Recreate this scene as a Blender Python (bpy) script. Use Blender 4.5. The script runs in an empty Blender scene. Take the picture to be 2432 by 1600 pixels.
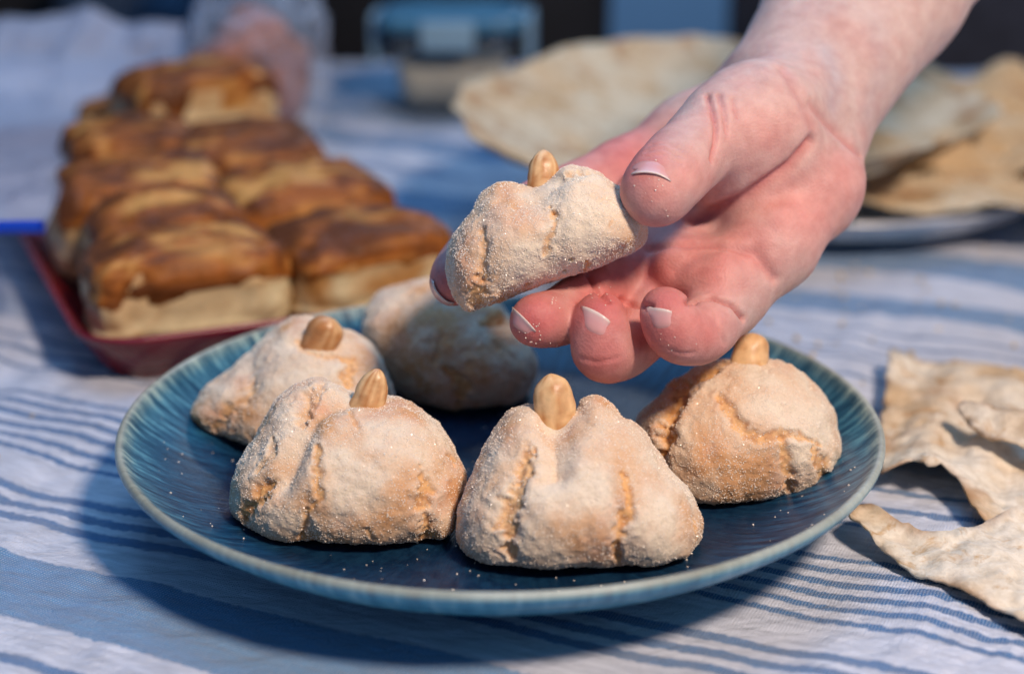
import bpy, math, random
import numpy as np
from mathutils import Vector, Matrix
from mathutils.bvhtree import BVHTree
from mathutils import geometry as mgeo

random.seed(7)
S = bpy.context.scene
COL = S.collection

# ------------------------------------------------------------------ camera
W, H = 2432, 1600                     # pixel frame the measurements are given in
F = 60 / 36 * W
TILT = math.radians(19.86)
FWD = np.array([0, math.cos(TILT), -math.sin(TILT)])
UP = np.array([0, math.sin(TILT), math.cos(TILT)])
RT = np.array([1.0, 0, 0])
CAM = np.array([0.0037, -0.5049, 0.2370])
cd = bpy.data.cameras.new('camera')
cam = bpy.data.objects.new('camera', cd)
COL.objects.link(cam)
cam.location = CAM
cam.rotation_euler = (math.pi / 2 - TILT, 0, 0)
cd.lens = 60
cd.sensor_width = 36
cd.clip_start = 0.01
cd.clip_end = 60
cd.dof.use_dof = True
cd.dof.focus_distance = 0.508
cd.dof.aperture_fstop = 5.0
S.camera = cam

# ------------------------------------------------------------------ world, lamps, exposure
wd = bpy.data.worlds.new('World')
S.world = wd
wd.use_nodes = True
bg = wd.node_tree.nodes['Background']
bg.inputs[0].default_value = (0.12, 0.27, 0.54, 1)
bg.inputs[1].default_value = 0.50


def area(name, loc, target, power, color, size, size_y=None):
    l = bpy.data.lights.new(name, 'AREA')
    l.energy = power
    l.color = color
    l.size = size
    if size_y:
        l.shape = 'RECTANGLE'
        l.size_y = size_y
    else:
        l.shape = 'DISK'
    o = bpy.data.objects.new(name, l)
    o.location = loc
    o.rotation_euler = (Vector(target) - Vector(loc)).to_track_quat('-Z', 'Y').to_euler()
    COL.objects.link(o)
    return o


area('lamp_warm', (0.50, -0.66, 1.00), (0, 0.02, 0), 18.4, (1.0, 0.80, 0.655), 0.20)
area('lamp_cool', (-0.10, 0.55, 1.60), (-0.05, 0.10, 0), 11.5, (0.22, 0.54, 1.0), 1.2, 1.0)

S.view_settings.view_transform = 'Standard'
S.view_settings.look = 'None'
S.view_settings.exposure = 0
S.view_settings.gamma = 1
S.render.engine = 'CYCLES'
S.cycles.max_bounces = 8
S.cycles.transparent_max_bounces = 12
S.cycles.sample_clamp_indirect = 4
S.cycles.use_denoising = True


# ------------------------------------------------------------------ helpers: pixels <-> places
def pc(px, py, dep):
    """camera-space millimetres of a pixel at a given depth (mm)"""
    return np.array([(px - W / 2) / F * dep, -(py - H / 2) / F * dep, dep])


def c2w(P):
    P = np.asarray(P, float)
    return CAM + (P[..., 0:1] * RT + P[..., 1:2] * UP + P[..., 2:3] * FWD) / 1000


def w2c(P):
    v = (np.asarray(P, float) - CAM) * 1000
    return np.stack([v @ RT, v @ UP, v @ FWD], -1)


def ray(px, py):
    return RT * (px - W / 2) / F - UP * (py - H / 2) / F + FWD


def atz(px, py, z=0.0):
    r = ray(px, py)
    return CAM + r * (z - CAM[2]) / r[2]


def atd(px, py, dep):
    return CAM + ray(px, py) * dep


def pix(Pw):
    c = w2c(Pw)
    return W / 2 + F * c[:, 0] / c[:, 2], H / 2 - F * c[:, 1] / c[:, 2]


# ------------------------------------------------------------------ helpers: noise
def _h(ix, iy, iz, seed):
    n = (ix * 73856093) ^ (iy * 19349663) ^ (iz * 83492791) ^ (seed * 2654435)
    n = (n ^ (n >> 13)) * 1274126177
    n = n & 0x7fffffff
    n = (n ^ (n >> 16)) * 668265263 & 0x7fffffff
    return (n & 0xffff) / 65535.0


def vnoise(P, seed=0):
    P = np.asarray(P, float)
    i = np.floor(P).astype(np.int64)
    f = P - i
    f = f * f * f * (f * (f * 6 - 15) + 10)
    r = 0
    for dx in (0, 1):
        wx = f[:, 0] if dx else 1 - f[:, 0]
        for dy in (0, 1):
            wy = f[:, 1] if dy else 1 - f[:, 1]
            for dz in (0, 1):
                wz = f[:, 2] if dz else 1 - f[:, 2]
                r = r + wx * wy * wz * _h(i[:, 0] + dx, i[:, 1] + dy, i[:, 2] + dz, seed)
    return r * 2 - 1


def fbm(P, octs=3, seed=0):
    r = 0
    a = 1.0
    for k in range(octs):
        r = r + a * vnoise(P * 2.03 ** k + 17.3 * k, seed + k)
        a *= 0.5
    return r


def sstep(a, b, x):
    t = np.clip((x - a) / (b - a), 0, 1)
    return t * t * (3 - 2 * t)


# ------------------------------------------------------------------ helpers: implicit surfaces
class Field:
    def __init__(s, lo, hi, h):
        s.lo = np.array(lo, float)
        s.h = h
        s.n = np.ceil((np.array(hi) - s.lo) / h).astype(int) + 1
        s.D = np.full(s.n, 60.0, np.float32)

    def block(s, lo, hi):
        a = np.clip(np.floor((lo - s.lo) / s.h).astype(int), 0, s.n)
        b = np.clip(np.ceil((hi - s.lo) / s.h).astype(int) + 1, 0, s.n)
        sl = tuple(slice(a[k], b[k]) for k in range(3))
        ax = [np.asarray(s.lo[k] + s.h * np.arange(a[k], b[k]), np.float32) for k in range(3)]
        return sl, ax[0][:, None, None], ax[1][None, :, None], ax[2][None, None, :]

    def put(s, sl, d, k):
        o = s.D[sl]
        t = np.clip(0.5 + 0.5 * (o - d) / k, 0, 1)
        s.D[sl] = o * (1 - t) + d * t - k * t * (1 - t)

    def cone(s, a, b, ra, rb, k=4.0, sq=None):
        a, b = np.array(a, float), np.array(b, float)
        m = max(ra, rb) + k + 4
        sl, X, Y, Z = s.block(np.minimum(a, b) - m, np.maximum(a, b) + m)
        if s.D[sl].size == 0:
            return
        v = b - a
        L = max(v @ v, 1e-9)
        t = np.clip(((X - a[0]) * v[0] + (Y - a[1]) * v[1] + (Z - a[2]) * v[2]) / L, 0, 1)
        d = np.sqrt((X - a[0] - t * v[0]) ** 2 + (Y - a[1] - t * v[1]) ** 2 + (Z - a[2] - t * v[2]) ** 2) - (ra + (rb - ra) * t)
        s.put(sl, d.astype(np.float32), k)

    def chain(s, pts, k=4.0):
        for (a, ra), (b, rb) in zip(pts[:-1], pts[1:]):
            s.cone(a, b, ra, rb, k)

    def union(s, o, k):
        a, b, c = o.D.shape
        A = s.D[:a, :b, :c]
        t = np.clip(0.5 + 0.5 * (A - o.D) / k, 0, 1)
        s.D[:a, :b, :c] = A * (1 - t) + o.D * t - k * t * (1 - t)


def surfnet(D, lo, h):
    """naive surface nets; returns vertices and quads"""
    s = D < 0
    nx, ny, nz = D.shape
    c = np.zeros((nx - 1, ny - 1, nz - 1), np.int8)
    offs = [(i, j, k) for i in (0, 1) for j in (0, 1) for k in (0, 1)]
    for i, j, k in offs:
        c += s[i:nx - 1 + i, j:ny - 1 + j, k:nz - 1 + k]
    act = np.argwhere((c > 0) & (c < 8))
    vals = {o: D[act[:, 0] + o[0], act[:, 1] + o[1], act[:, 2] + o[2]] for o in offs}
    acc = np.zeros((len(act), 3))
    cnt = np.zeros(len(act))
    for a in offs:
        for ax in range(3):
            if a[ax] == 0:
                b = list(a)
                b[ax] = 1
                b = tuple(b)
                va, vb = vals[a], vals[b]
                m = (va < 0) != (vb < 0)
                t = np.where(m, va / np.where(m, va - vb, 1), 0)
                p = np.array(a, float)[None, :].repeat(len(act), 0)
                p[:, ax] += t
                acc += p * m[:, None]
                cnt += m
    V = lo + h * (act + acc / np.maximum(cnt, 1)[:, None])
    idx = np.full(c.shape, -1, np.int64)
    idx[act[:, 0], act[:, 1], act[:, 2]] = np.arange(len(act))
    Q = []
    for ax in range(3):
        u, w = (ax + 1) % 3, (ax + 2) % 3
        sl0 = [slice(None)] * 3
        sl1 = [slice(None)] * 3
        sl0[ax] = slice(0, -1)
        sl1[ax] = slice(1, None)
        e = np.argwhere(s[tuple(sl0)] != s[tuple(sl1)])
        ok = (e[:, u] > 0) & (e[:, w] > 0) & (e[:, u] < D.shape[u] - 1) & (e[:, w] < D.shape[w] - 1)
        e = e[ok]
        ins = s[e[:, 0], e[:, 1], e[:, 2]]
        q = []
        for du, dw in ((0, 0), (1, 0), (1, 1), (0, 1)):
            g = e.copy()
            g[:, u] -= du
            g[:, w] -= dw
            q.append(idx[g[:, 0], g[:, 1], g[:, 2]])
        q = np.stack(q, 1)
        q[~ins] = q[~ins][:, ::-1]
        Q.append(q)
    Q = np.concatenate(Q)
    Q = Q[:, ::-1][(Q >= 0).all(1)]
    return V, Q


def vnormals(V, Q):
    a, b, c, d = V[Q[:, 0]], V[Q[:, 1]], V[Q[:, 2]], V[Q[:, 3]]
    n = np.cross(c - a, d - b)
    N = np.zeros_like(V)
    for k in range(4):
        np.add.at(N, Q[:, k], n)
    return N / np.maximum(np.linalg.norm(N, axis=1, keepdims=True), 1e-12)


def relax(V, Q, it=2, f=0.5):
    E = np.concatenate([Q[:, [0, 1]], Q[:, [1, 2]], Q[:, [2, 3]], Q[:, [3, 0]]])
    for _ in range(it):
        A = np.zeros_like(V)
        n = np.zeros(len(V))
        np.add.at(A, E[:, 0], V[E[:, 1]])
        np.add.at(A, E[:, 1], V[E[:, 0]])
        np.add.at(n, E[:, 0], 1)
        np.add.at(n, E[:, 1], 1)
        V = V * (1 - f) + f * A / np.maximum(n, 1)[:, None]
    return V


# ------------------------------------------------------------------ helpers: objects
def mesh_obj(name, V, faces, mat, parent=None, smooth=True, col=None, attrs=None, origin=None):
    me = bpy.data.meshes.new(name)
    V = np.asarray(V, float)
    off = np.zeros(3)
    if parent is not None:
        off = np.array(parent['_o'])
    elif origin is not None:
        off = np.array(origin)
    me.from_pydata((V - off).tolist(), [], faces.tolist() if isinstance(faces, np.ndarray) else faces)
    if col is not None:
        a = me.color_attributes.new('Col', 'FLOAT_COLOR', 'POINT')
        c4 = np.ones((len(V), 4), np.float32)
        c4[:, :3] = np.clip(col, 0, 1)
        a.data.foreach_set('color', c4.ravel())
    for k, v in (attrs or {}).items():
        a = me.attributes.new(k, 'FLOAT', 'POINT')
        a.data.foreach_set('value', np.asarray(v, np.float32))
    if smooth:
        me.polygons.foreach_set('use_smooth', [True] * len(me.polygons))
    if mat:
        me.materials.append(mat)
    o = bpy.data.objects.new(name, me)
    COL.objects.link(o)
    if parent is not None:
        o.parent = parent
        depth = parent
        o['_o'] = list(off)
    else:
        o.location = off
        o['_o'] = list(off)
    return o


def thing(name, label, cat, loc, group=None):
    o = bpy.data.objects.new(name, None)
    o.empty_display_size = 0.02
    COL.objects.link(o)
    o.location = loc
    o['_o'] = [float(x) for x in loc]
    tag(o, label, cat, group)
    return o


def tag(o, label, cat, group=None, kind=None):
    if label:
        o['label'] = label
    if cat:
        o['category'] = cat
    if group:
        o['group'] = group
    if kind:
        o['kind'] = kind


def bvh_of(V, Q):
    return BVHTree.FromPolygons([Vector(v) for v in V], Q.tolist())


def hit(bvh, px, py):
    r = bvh.ray_cast(Vector(CAM), Vector(ray(px, py)).normalized())
    return r[0], r[1]


def polyhit(bvh, pts, n=6):
    """pixel polyline -> points on a surface"""
    out = []
    for (a, b) in zip(pts[:-1], pts[1:]):
        for t in np.linspace(0, 1, n, endpoint=False):
            p, _ = hit(bvh, a[0] + (b[0] - a[0]) * t, a[1] + (b[1] - a[1]) * t)
            if p is not None:
                out.append(p)
    p, _ = hit(bvh, *pts[-1])
    if p is not None:
        out.append(p)
    return np.array(out) if out else np.zeros((0, 3))


def polydist(V, P):
    """distance from V to polyline P"""
    best = np.full(len(V), 9.9)
    par = np.zeros(len(V))
    for i in range(len(P) - 1):
        a, b = P[i], P[i + 1]
        if np.linalg.norm(b - a) > 0.02:
            continue
        v = b - a
        L = max(v @ v, 1e-12)
        t = np.clip(((V - a) @ v) / L, 0, 1)
        d = np.linalg.norm(V - a - t[:, None] * v, axis=1)
        m = d < best
        best[m] = d[m]
        par[m] = (i + t[m]) / max(len(P) - 1, 1)
    return best, par


# ------------------------------------------------------------------ helpers: materials
def newmat(name):
    m = bpy.data.materials.new(name)
    m.use_nodes = True
    nt = m.node_tree
    b = nt.nodes['Principled BSDF']
    return m, nt, b


def N(nt, t, **kw):
    n = nt.nodes.new(t)
    for k, v in kw.items():
        if k in ('inp',):
            for kk, vv in v.items():
                n.inputs[kk].default_value = vv
        else:
            setattr(n, k, v)
    return n


def L(nt, a, b):
    nt.links.new(a, b)


def ramp(nt, stops, interp='LINEAR'):
    r = nt.nodes.new('ShaderNodeValToRGB')
    e = r.color_ramp.elements
    r.color_ramp.interpolation = interp
    while len(e) < len(stops):
        e.new(0.5)
    for i, (p, c) in enumerate(stops):
        e[i].position = p
        e[i].color = (*c, 1) if len(c) == 3 else c
    return r


def mixc(nt, a, b, fac, mode='MIX'):
    m = nt.nodes.new('ShaderNodeMix')
    m.data_type = 'RGBA'
    m.blend_type = mode
    for s, v in ((0, fac), (6, a), (7, b)):
        if hasattr(v, 'links'):
            nt.links.new(v, m.inputs[s])
        else:
            m.inputs[s].default_value = v if s == 0 else (*v, 1)
    return m.outputs[2]


def simple(name, color, rough=0.5, metal=0.0, noise=0.0, scale=60, bump=0.0, spec=0.5):
    m, nt, b = newmat(name)
    b.inputs['Roughness'].default_value = rough
    b.inputs['Metallic'].default_value = metal
    b.inputs['Specular IOR Level'].default_value = spec
    tc = N(nt, 'ShaderNodeTexCoord')
    nz = N(nt, 'ShaderNodeTexNoise', inp={'Scale': scale, 'Detail': 4.0})
    L(nt, tc.outputs['Object'], nz.inputs['Vector'])
    lo = tuple(c * (1 - noise) for c in color)
    hi = tuple(min(1, c * (1 + noise)) for c in color)
    r = ramp(nt, [(0.3, lo), (0.7, hi)])
    L(nt, nz.outputs['Fac'], r.inputs[0])
    L(nt, r.outputs[0], b.inputs['Base Color'])
    if bump:
        bp = N(nt, 'ShaderNodeBump', inp={'Strength': bump, 'Distance': 0.001})
        L(nt, nz.outputs['Fac'], bp.inputs['Height'])
        L(nt, bp.outputs[0], b.inputs['Normal'])
    return m


def colmat(name, rough=0.6, sss=0.0, radius=(0.004, 0.0015, 0.0008), nscale=900, namp=0.15, bump=0.3, bdist=0.0003, spec=0.4, tint=1.0, nscale2=None):
    """material driven by the per-vertex colour with fine grain on top"""
    m, nt, b = newmat(name)
    at = N(nt, 'ShaderNodeVertexColor', layer_name='Col')
    tc = N(nt, 'ShaderNodeTexCoord')
    nz = N(nt, 'ShaderNodeTexNoise', inp={'Scale': nscale, 'Detail': 3.0, 'Roughness': 0.6})
    L(nt, tc.outputs['Object'], nz.inputs['Vector'])
    r = ramp(nt, [(0.25, (1 - namp,) * 3), (0.75, (1 + namp * 0.3,) * 3)])
    L(nt, nz.outputs['Fac'], r.inputs[0])
    c = mixc(nt, at.outputs['Color'], r.outputs[0], 1.0, 'MULTIPLY')
    L(nt, c, b.inputs['Base Color'])
    b.inputs['Roughness'].default_value = rough
    b.inputs['Specular IOR Level'].default_value = spec
    if sss:
        b.inputs['Subsurface Weight'].default_value = sss
        b.inputs['Subsurface Radius'].default_value = radius
        b.inputs['Subsurface Scale'].default_value = 1.0
    if bump:
        bp = N(nt, 'ShaderNodeBump', inp={'Strength': bump, 'Distance': bdist})
        L(nt, nz.outputs['Fac'], bp.inputs['Height'])
        L(nt, bp.outputs[0], b.inputs['Normal'])
    return m


# ================================================================== setting
def smoothgrid(fn, x0, x1, y0, y1, nx, ny):
    xs = np.linspace(x0, x1, nx) if np.isscalar(nx) else nx
    ys = np.linspace(y0, y1, ny) if np.isscalar(ny) else ny
    nx, ny = len(xs), len(ys)
    X, Y = np.meshgrid(xs, ys, indexing='ij')
    V = np.stack([X.ravel(), Y.ravel(), np.zeros(X.size)], 1)
    V[:, 2] = fn(V[:, 0], V[:, 1])
    i, j = np.meshgrid(np.arange(nx - 1), np.arange(ny - 1), indexing='ij')
    a = (i * ny + j).ravel()
    Q = np.stack([a, a + ny, a + ny + 1, a + 1], 1)
    return V, Q


def dense_axis(a, b, c0, c1, fine, coarse):
    """samples of [a, b], closely spaced in [c0, c1]"""
    l = np.linspace(a, c0, max(2, int((c0 - a) / coarse)), endpoint=False)
    m = np.linspace(c0, c1, int((c1 - c0) / fine), endpoint=False)
    r = np.linspace(c1, b, max(2, int((b - c1) / coarse)))
    return np.concatenate([l, m, r])


# --- floor and wall behind the table
fm = simple('floor_mat', (0.05, 0.05, 0.055), 0.6, noise=0.3, scale=8)
V, Q = smoothgrid(lambda x, y: x * 0 - 0.75, -8, 8, -4, 10, 3, 3)
fl = mesh_obj('floor', V, Q, fm)
tag(fl, None, None, kind='structure')
wm = simple('wall_paint', (0.10, 0.21, 0.36), 0.8, noise=0.06, scale=3)
V = np.array([[-8, 3.2, -0.75], [8, 3.2, -0.75], [8, 3.2, 2.2], [-8, 3.2, 2.2],
              [-8, 3.3, -0.75], [8, 3.3, -0.75], [8, 3.3, 2.2], [-8, 3.3, 2.2]])
wl = mesh_obj('wall', V, [[0, 1, 2, 3], [5, 4, 7, 6], [3, 2, 6, 7], [0, 4, 5, 1], [1, 5, 6, 2], [0, 3, 7, 4]], wm, smooth=False)
tag(wl, None, None, kind='structure')

# --- tablecloth
SA = math.radians(-24.5)              # stripe direction on the table
cm, nt, b = newmat('cloth_mat')
tc = N(nt, 'ShaderNodeTexCoord')
mp = N(nt, 'ShaderNodeMapping')
mp.inputs['Rotation'].default_value = (0, 0, -SA)
L(nt, tc.outputs['Object'], mp.inputs['Vector'])
wob = N(nt, 'ShaderNodeTexNoise', inp={'Scale': 14.0, 'Detail': 2.0})
L(nt, tc.outputs['Object'], wob.inputs['Vector'])
wob2 = N(nt, 'ShaderNodeTexNoise', inp={'Scale': 420.0, 'Detail': 1.0})
L(nt, tc.outputs['Object'], wob2.inputs['Vector'])
sx = N(nt, 'ShaderNodeSeparateXYZ')
L(nt, mp.outputs[0], sx.inputs[0])


def mth(op, a, b_=None, c_=None):
    n = N(nt, 'ShaderNodeMath', operation=op)
    for i, v in enumerate((a, b_, c_)):
        if v is None:
            continue
        if hasattr(v, 'links'):
            L(nt, v, n.inputs[i])
        else:
            n.inputs[i].default_value = v
    return n.outputs[0]


w1 = mth('MULTIPLY_ADD', wob.outputs['Fac'], 0.010, -0.005)
w2 = mth('MULTIPLY_ADD', wob2.outputs['Fac'], 0.0022, -0.0011)
vv = mth('ADD', mth('ADD', sx.outputs['Y'], w1), w2)
CS = math.cos(SA)
stripes = []                          # (centre v, half width, strength) in metres on the table
for c, hw, s in [(-0.230, .012, 1), (-0.200, .0017, 1), (-0.191, .0017, 1), (-0.162, .0024, .9), (-0.1227, .0185, .95),
                 (-.0819, .0026, .9), (-.0720, .0026, .9), (-.0618, .0026, .9),
                 (-.0373, .0017, 1), (-.0286, .0019, 1), (-.0200, .0021, 1), (-.0112, .0022, 1), (-.0024, .0020, 1), (.0064, .0017, 1),
                 (.036, .0016, .9), (.0505, .0020, .9), (.064, .0016, .9),
                 (.092, .0120, .5), (.130, .0018, .9), (.139, .0018, .9), (.168, .0018, .9), (.190, .0018, .7), (.199, .0018, .7), (.212, .0020, .7),
                 (.226, .0022, .6), (.268, .016, .9), (.345, .024, .9), (.405, .004, .8), (.418, .004, .8), (.478, .020, .9), (.560, .030, .8), (.64, .004, .9), (.66, .004, .9)]:
    stripes.append((c * CS, hw * CS, s))
V0, V1 = -0.25, 0.70
acc = None
wide = None
for c, hw, s in stripes:
    d = mth('ABSOLUTE', mth('SUBTRACT', vv, c))
    mr = N(nt, 'ShaderNodeMapRange', interpolation_type='SMOOTHSTEP')
    mr.inputs['From Min'].default_value = hw + 0.0007
    mr.inputs['From Max'].default_value = hw - 0.0007
    mr.inputs['To Max'].default_value = s
    L(nt, d, mr.inputs['Value'])
    acc = mr.outputs[0] if acc is None else mth('MAXIMUM', acc, mr.outputs[0])
    if hw > .009:
        wide = mr.outputs[0] if wide is None else mth('MAXIMUM', wide, mr.outputs[0])
# weave: two families of threads
wu = N(nt, 'ShaderNodeTexWave', inp={'Scale': 330.0, 'Distortion': 1.6, 'Detail': 1.0, 'Detail Scale': 2.0})
wu.bands_direction = 'X'
wv = N(nt, 'ShaderNodeTexWave', inp={'Scale': 330.0, 'Distortion': 1.6, 'Detail': 1.0, 'Detail Scale': 2.0})
wv.bands_direction = 'Y'
L(nt, mp.outputs[0], wu.inputs['Vector'])
L(nt, mp.outputs[0], wv.inputs['Vector'])
weave = mth('MULTIPLY', wu.outputs['Fac'], wv.outputs['Fac'])
slub_light = N(nt, 'ShaderNodeTexNoise', inp={'Scale': 300.0, 'Detail': 3.0})  # thread slubs, contrast raised to paint light caught on crinkle ridges
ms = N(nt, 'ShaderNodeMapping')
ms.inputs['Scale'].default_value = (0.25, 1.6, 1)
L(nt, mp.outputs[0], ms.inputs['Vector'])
L(nt, ms.outputs[0], slub_light.inputs['Vector'])
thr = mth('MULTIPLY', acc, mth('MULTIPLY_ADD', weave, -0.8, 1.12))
thr = mth('MULTIPLY', thr, mth('MULTIPLY_ADD', slub_light.outputs['Fac'], 0.7, 0.62))
mx = mixc(nt, (0.63, 0.66, 0.74), mixc(nt, (0.042, 0.155, 0.34), (0.11, 0.265, 0.46), wide), thr)
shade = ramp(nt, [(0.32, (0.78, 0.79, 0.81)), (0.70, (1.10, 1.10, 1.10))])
L(nt, slub_light.outputs['Fac'], shade.inputs[0])
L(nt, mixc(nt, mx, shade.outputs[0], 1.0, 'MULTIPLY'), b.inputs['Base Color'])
b.inputs['Roughness'].default_value = 0.9
b.inputs['Specular IOR Level'].default_value = 0.15
b.inputs['Sheen Weight'].default_value = 0.15
crk = N(nt, 'ShaderNodeTexNoise', inp={'Scale': 120.0, 'Detail': 5.0, 'Roughness': 0.65, 'Distortion': 1.2})
mk = N(nt, 'ShaderNodeMapping')
mk.inputs['Rotation'].default_value = (0, 0, math.radians(-50))
mk.inputs['Scale'].default_value = (0.55, 1.5, 1)
L(nt, tc.outputs['Object'], mk.inputs['Vector'])
L(nt, mk.outputs[0], crk.inputs['Vector'])
hgt = mth('ADD', mth('MULTIPLY', crk.outputs['Fac'], 1.3), mth('MULTIPLY', weave, 0.16))
bp = N(nt, 'ShaderNodeBump', inp={'Strength': 0.9, 'Distance': 0.0022})
L(nt, hgt, bp.inputs['Height'])
L(nt, bp.outputs[0], b.inputs['Normal'])

TX0, TX1, TY0, TY1 = -0.75, 0.95, -0.62, 0.745


def cloth_z(x, y):
    P = np.stack([x * 9, y * 14, x * 0], 1)
    z = 0.0022 * fbm(P, 3, 5)
    u = x * math.cos(SA) + y * math.sin(SA)
    v = -x * math.sin(SA) + y * math.cos(SA)
    # soft folds running across the stripes in the foreground and by the right-hand bread
    z += 0.0016 * fbm(np.stack([u * 55, v * 12, 0 * u], 1), 2, 9)
    far = sstep(0.25, 0.5, y)
    z += far * 0.003 * fbm(np.stack([x * 12, y * 16, 0 * x], 1), 2, 3)
    # fine puckers of the unironed cotton
    q1 = -x * math.sin(math.radians(28)) + y * math.cos(math.radians(28))
    q0 = x * math.cos(math.radians(28)) + y * math.sin(math.radians(28))
    pk_ = 1 - np.abs(fbm(np.stack([q0 * 70, q1 * 260, 0 * x], 1), 3, 41))
    near = sstep(.16, .05, y) * sstep(-.6, -.2, x)
    amp = .35 + .65 * sstep(-.2, .6, fbm(np.stack([x * 16, y * 16, 0 * x], 1), 2, 44))
    z += near * amp * 0.0007 * (pk_ - .6)
    r = np.hypot(x, y)
    flat = 1 - sstep(0.10, 0.16, r)
    z = z * (1 - 0.8 * flat) - 0.002
    # drop over the table edge
    return np.minimum(z, 0.0015)


xs_ = dense_axis(TX0, TX1, -0.21, 0.24, .0011, .006)
ys_ = dense_axis(TY0, TY1, -0.16, 0.14, .0011, .005)
nx, ny = len(xs_), len(ys_)
V, Q = smoothgrid(cloth_z, TX0, TX1, TY0, TY1, xs_, ys_)
# hem hanging down over the far edge
far = V.reshape(nx, ny, 3)[:, -1, :].copy()
rows = [V]
base = len(V)
hang = []
for k in range(1, 9):
    t = k / 8
    p = far.copy()
    p[:, 1] += 0.012 * min(1, t * 4) + 0.006 * np.sin(far[:, 0] * 23) * t
    p[:, 2] -= 0.004 + 0.22 * t
    hang.append(p)
rows += hang
VV = np.concatenate(rows)
fq = [Q]
prev = (np.arange(nx) * ny + ny - 1)
for k in range(8):
    cur = base + k * nx + np.arange(nx)
    fq.append(np.stack([prev[:-1], prev[1:], cur[1:], cur[:-1]], 1))
    prev = cur
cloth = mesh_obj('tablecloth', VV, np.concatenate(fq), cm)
tag(cloth, 'white cotton tablecloth with blue stripes of several widths spread over the table', 'tablecloth')
tm = simple('table_wood', (0.16, 0.09, 0.05), 0.5, noise=0.3, scale=20)


def boxmesh(x0, x1, y0, y1, z0, z1):
    V = np.array([[x, y, z] for x in (x0, x1) for y in (y0, y1) for z in (z0, z1)], float)
    Fc = [[0, 1, 3, 2], [4, 6, 7, 5], [0, 4, 5, 1], [2, 3, 7, 6], [0, 2, 6, 4], [1, 5, 7, 3]]
    return V, Fc


tb = thing('table', 'wooden table hidden under the striped cloth', 'table', (0.1, 0.06, -0.75))
V, Fc = boxmesh(TX0 + .01, TX1 - .01, TY0 + .01, TY1 - .004, -0.045, -0.0125)
mesh_obj('tabletop', V, Fc, tm, tb, smooth=False)
for x in (TX0 + .06, TX1 - .12):
    for y in (TY0 + .06, TY1 - .12):
        V, Fc = boxmesh(x, x + .06, y, y + .06, -0.75, -0.046)
        mesh_obj('leg', V, Fc, tm, tb, smooth=False)


# ================================================================== lathe
def lathe(profile, n=96, wob=0.0, center=(0, 0, 0), seed=0):
    """profile: list of (r, z); first ring may have r = 0"""
    P = np.array(profile, float)
    th = np.linspace(0, 2 * np.pi, n, endpoint=False)
    V = []
    par = []
    for i, (r, z) in enumerate(P):
        w = wob * (np.sin(2 * th + seed) + 0.6 * np.sin(3 * th + 1.3 + seed) + 0.3 * np.sin(7 * th + 2 * seed))
        rr = r * (1 + w)
        V.append(np.stack([rr * np.cos(th), rr * np.sin(th), np.full(n, z) + r * w * 0.25], 1))
        par += [i / (len(P) - 1)] * n
    V = np.concatenate(V) + np.array(center)
    Fc = []
    for i in range(len(P) - 1):
        for j in range(n):
            k = (j + 1) % n
            Fc.append([i * n + j, i * n + k, (i + 1) * n + k, (i + 1) * n + j])
    return V, np.array(Fc), np.array(par)


def smooth_profile(pts, n):
    """Catmull-Rom through profile points, n samples per span"""
    P = np.array(pts, float)
    P = np.vstack([2 * P[0] - P[1], P, 2 * P[-1] - P[-2]])
    out = []
    for i in range(1, len(P) - 2):
        for t in np.linspace(0, 1, n, endpoint=False):
            p0, p1, p2, p3 = P[i - 1:i + 3]
            out.append(0.5 * (2 * p1 + (p2 - p0) * t + (2 * p0 - 5 * p1 + 4 * p2 - p3) * t * t + (3 * p1 - p0 - 3 * p2 + p3) * t ** 3))
    out.append(P[-2])
    return np.array(out)


# ================================================================== the blue plate
PZ = 0.0085                            # height of the plate's inner floor
prof = smooth_profile([(0.0001, PZ), (0.03, PZ), (0.06, PZ), (0.082, PZ + .0008), (0.094, PZ + .0038), (0.105, PZ + .0090), (0.1140, .0238), (0.1175, .0277), (0.1192, .0286),
                       (0.1203, .0276), (0.1200, .0258), (0.1172, .0226), (0.107, .0152), (0.094, .0088), (0.081, .0042), (0.072, .0015), (0.070, .0004), (0.066, .0004), (0.064, .0018), (0.0001, .0020)], 5)
V, Q, par = lathe(prof, 160, 0.0022, (0, 0, 0), 1)
pm, nt, b = newmat('plate_glaze')
at = N(nt, 'ShaderNodeAttribute', attribute_name='par')
tc = N(nt, 'ShaderNodeTexCoord')
sx = N(nt, 'ShaderNodeSeparateXYZ')
L(nt, tc.outputs['Object'], sx.inputs[0])
ang = mth('ARCTAN2', sx.outputs['Y'], sx.outputs['X'])
rad = mth('SQRT', mth('ADD', mth('MULTIPLY', sx.outputs['X'], sx.outputs['X']), mth('MULTIPLY', sx.outputs['Y'], sx.outputs['Y'])))
cb = N(nt, 'ShaderNodeCombineXYZ')
L(nt, mth('MULTIPLY', mth('COSINE', ang), 22.0), cb.inputs[0])
L(nt, mth('MULTIPLY', mth('SINE', ang), 22.0), cb.inputs[1])
L(nt, mth('MULTIPLY', rad, 38.0), cb.inputs[2])
st = N(nt, 'ShaderNodeTexNoise', inp={'Scale': 1.9, 'Detail': 5.0, 'Roughness': 0.72})
L(nt, cb.outputs[0], st.inputs['Vector'])
st2 = N(nt, 'ShaderNodeTexNoise', inp={'Scale': 28.0, 'Detail': 3.0})
L(nt, tc.outputs['Object'], st2.inputs['Vector'])
k = len(prof) - 1
pos = mth('ADD', at.outputs['Fac'], mth('MULTIPLY_ADD', st.outputs['Fac'], 0.10, -0.05))
pp = lambda i: i * 5 / k
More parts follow.
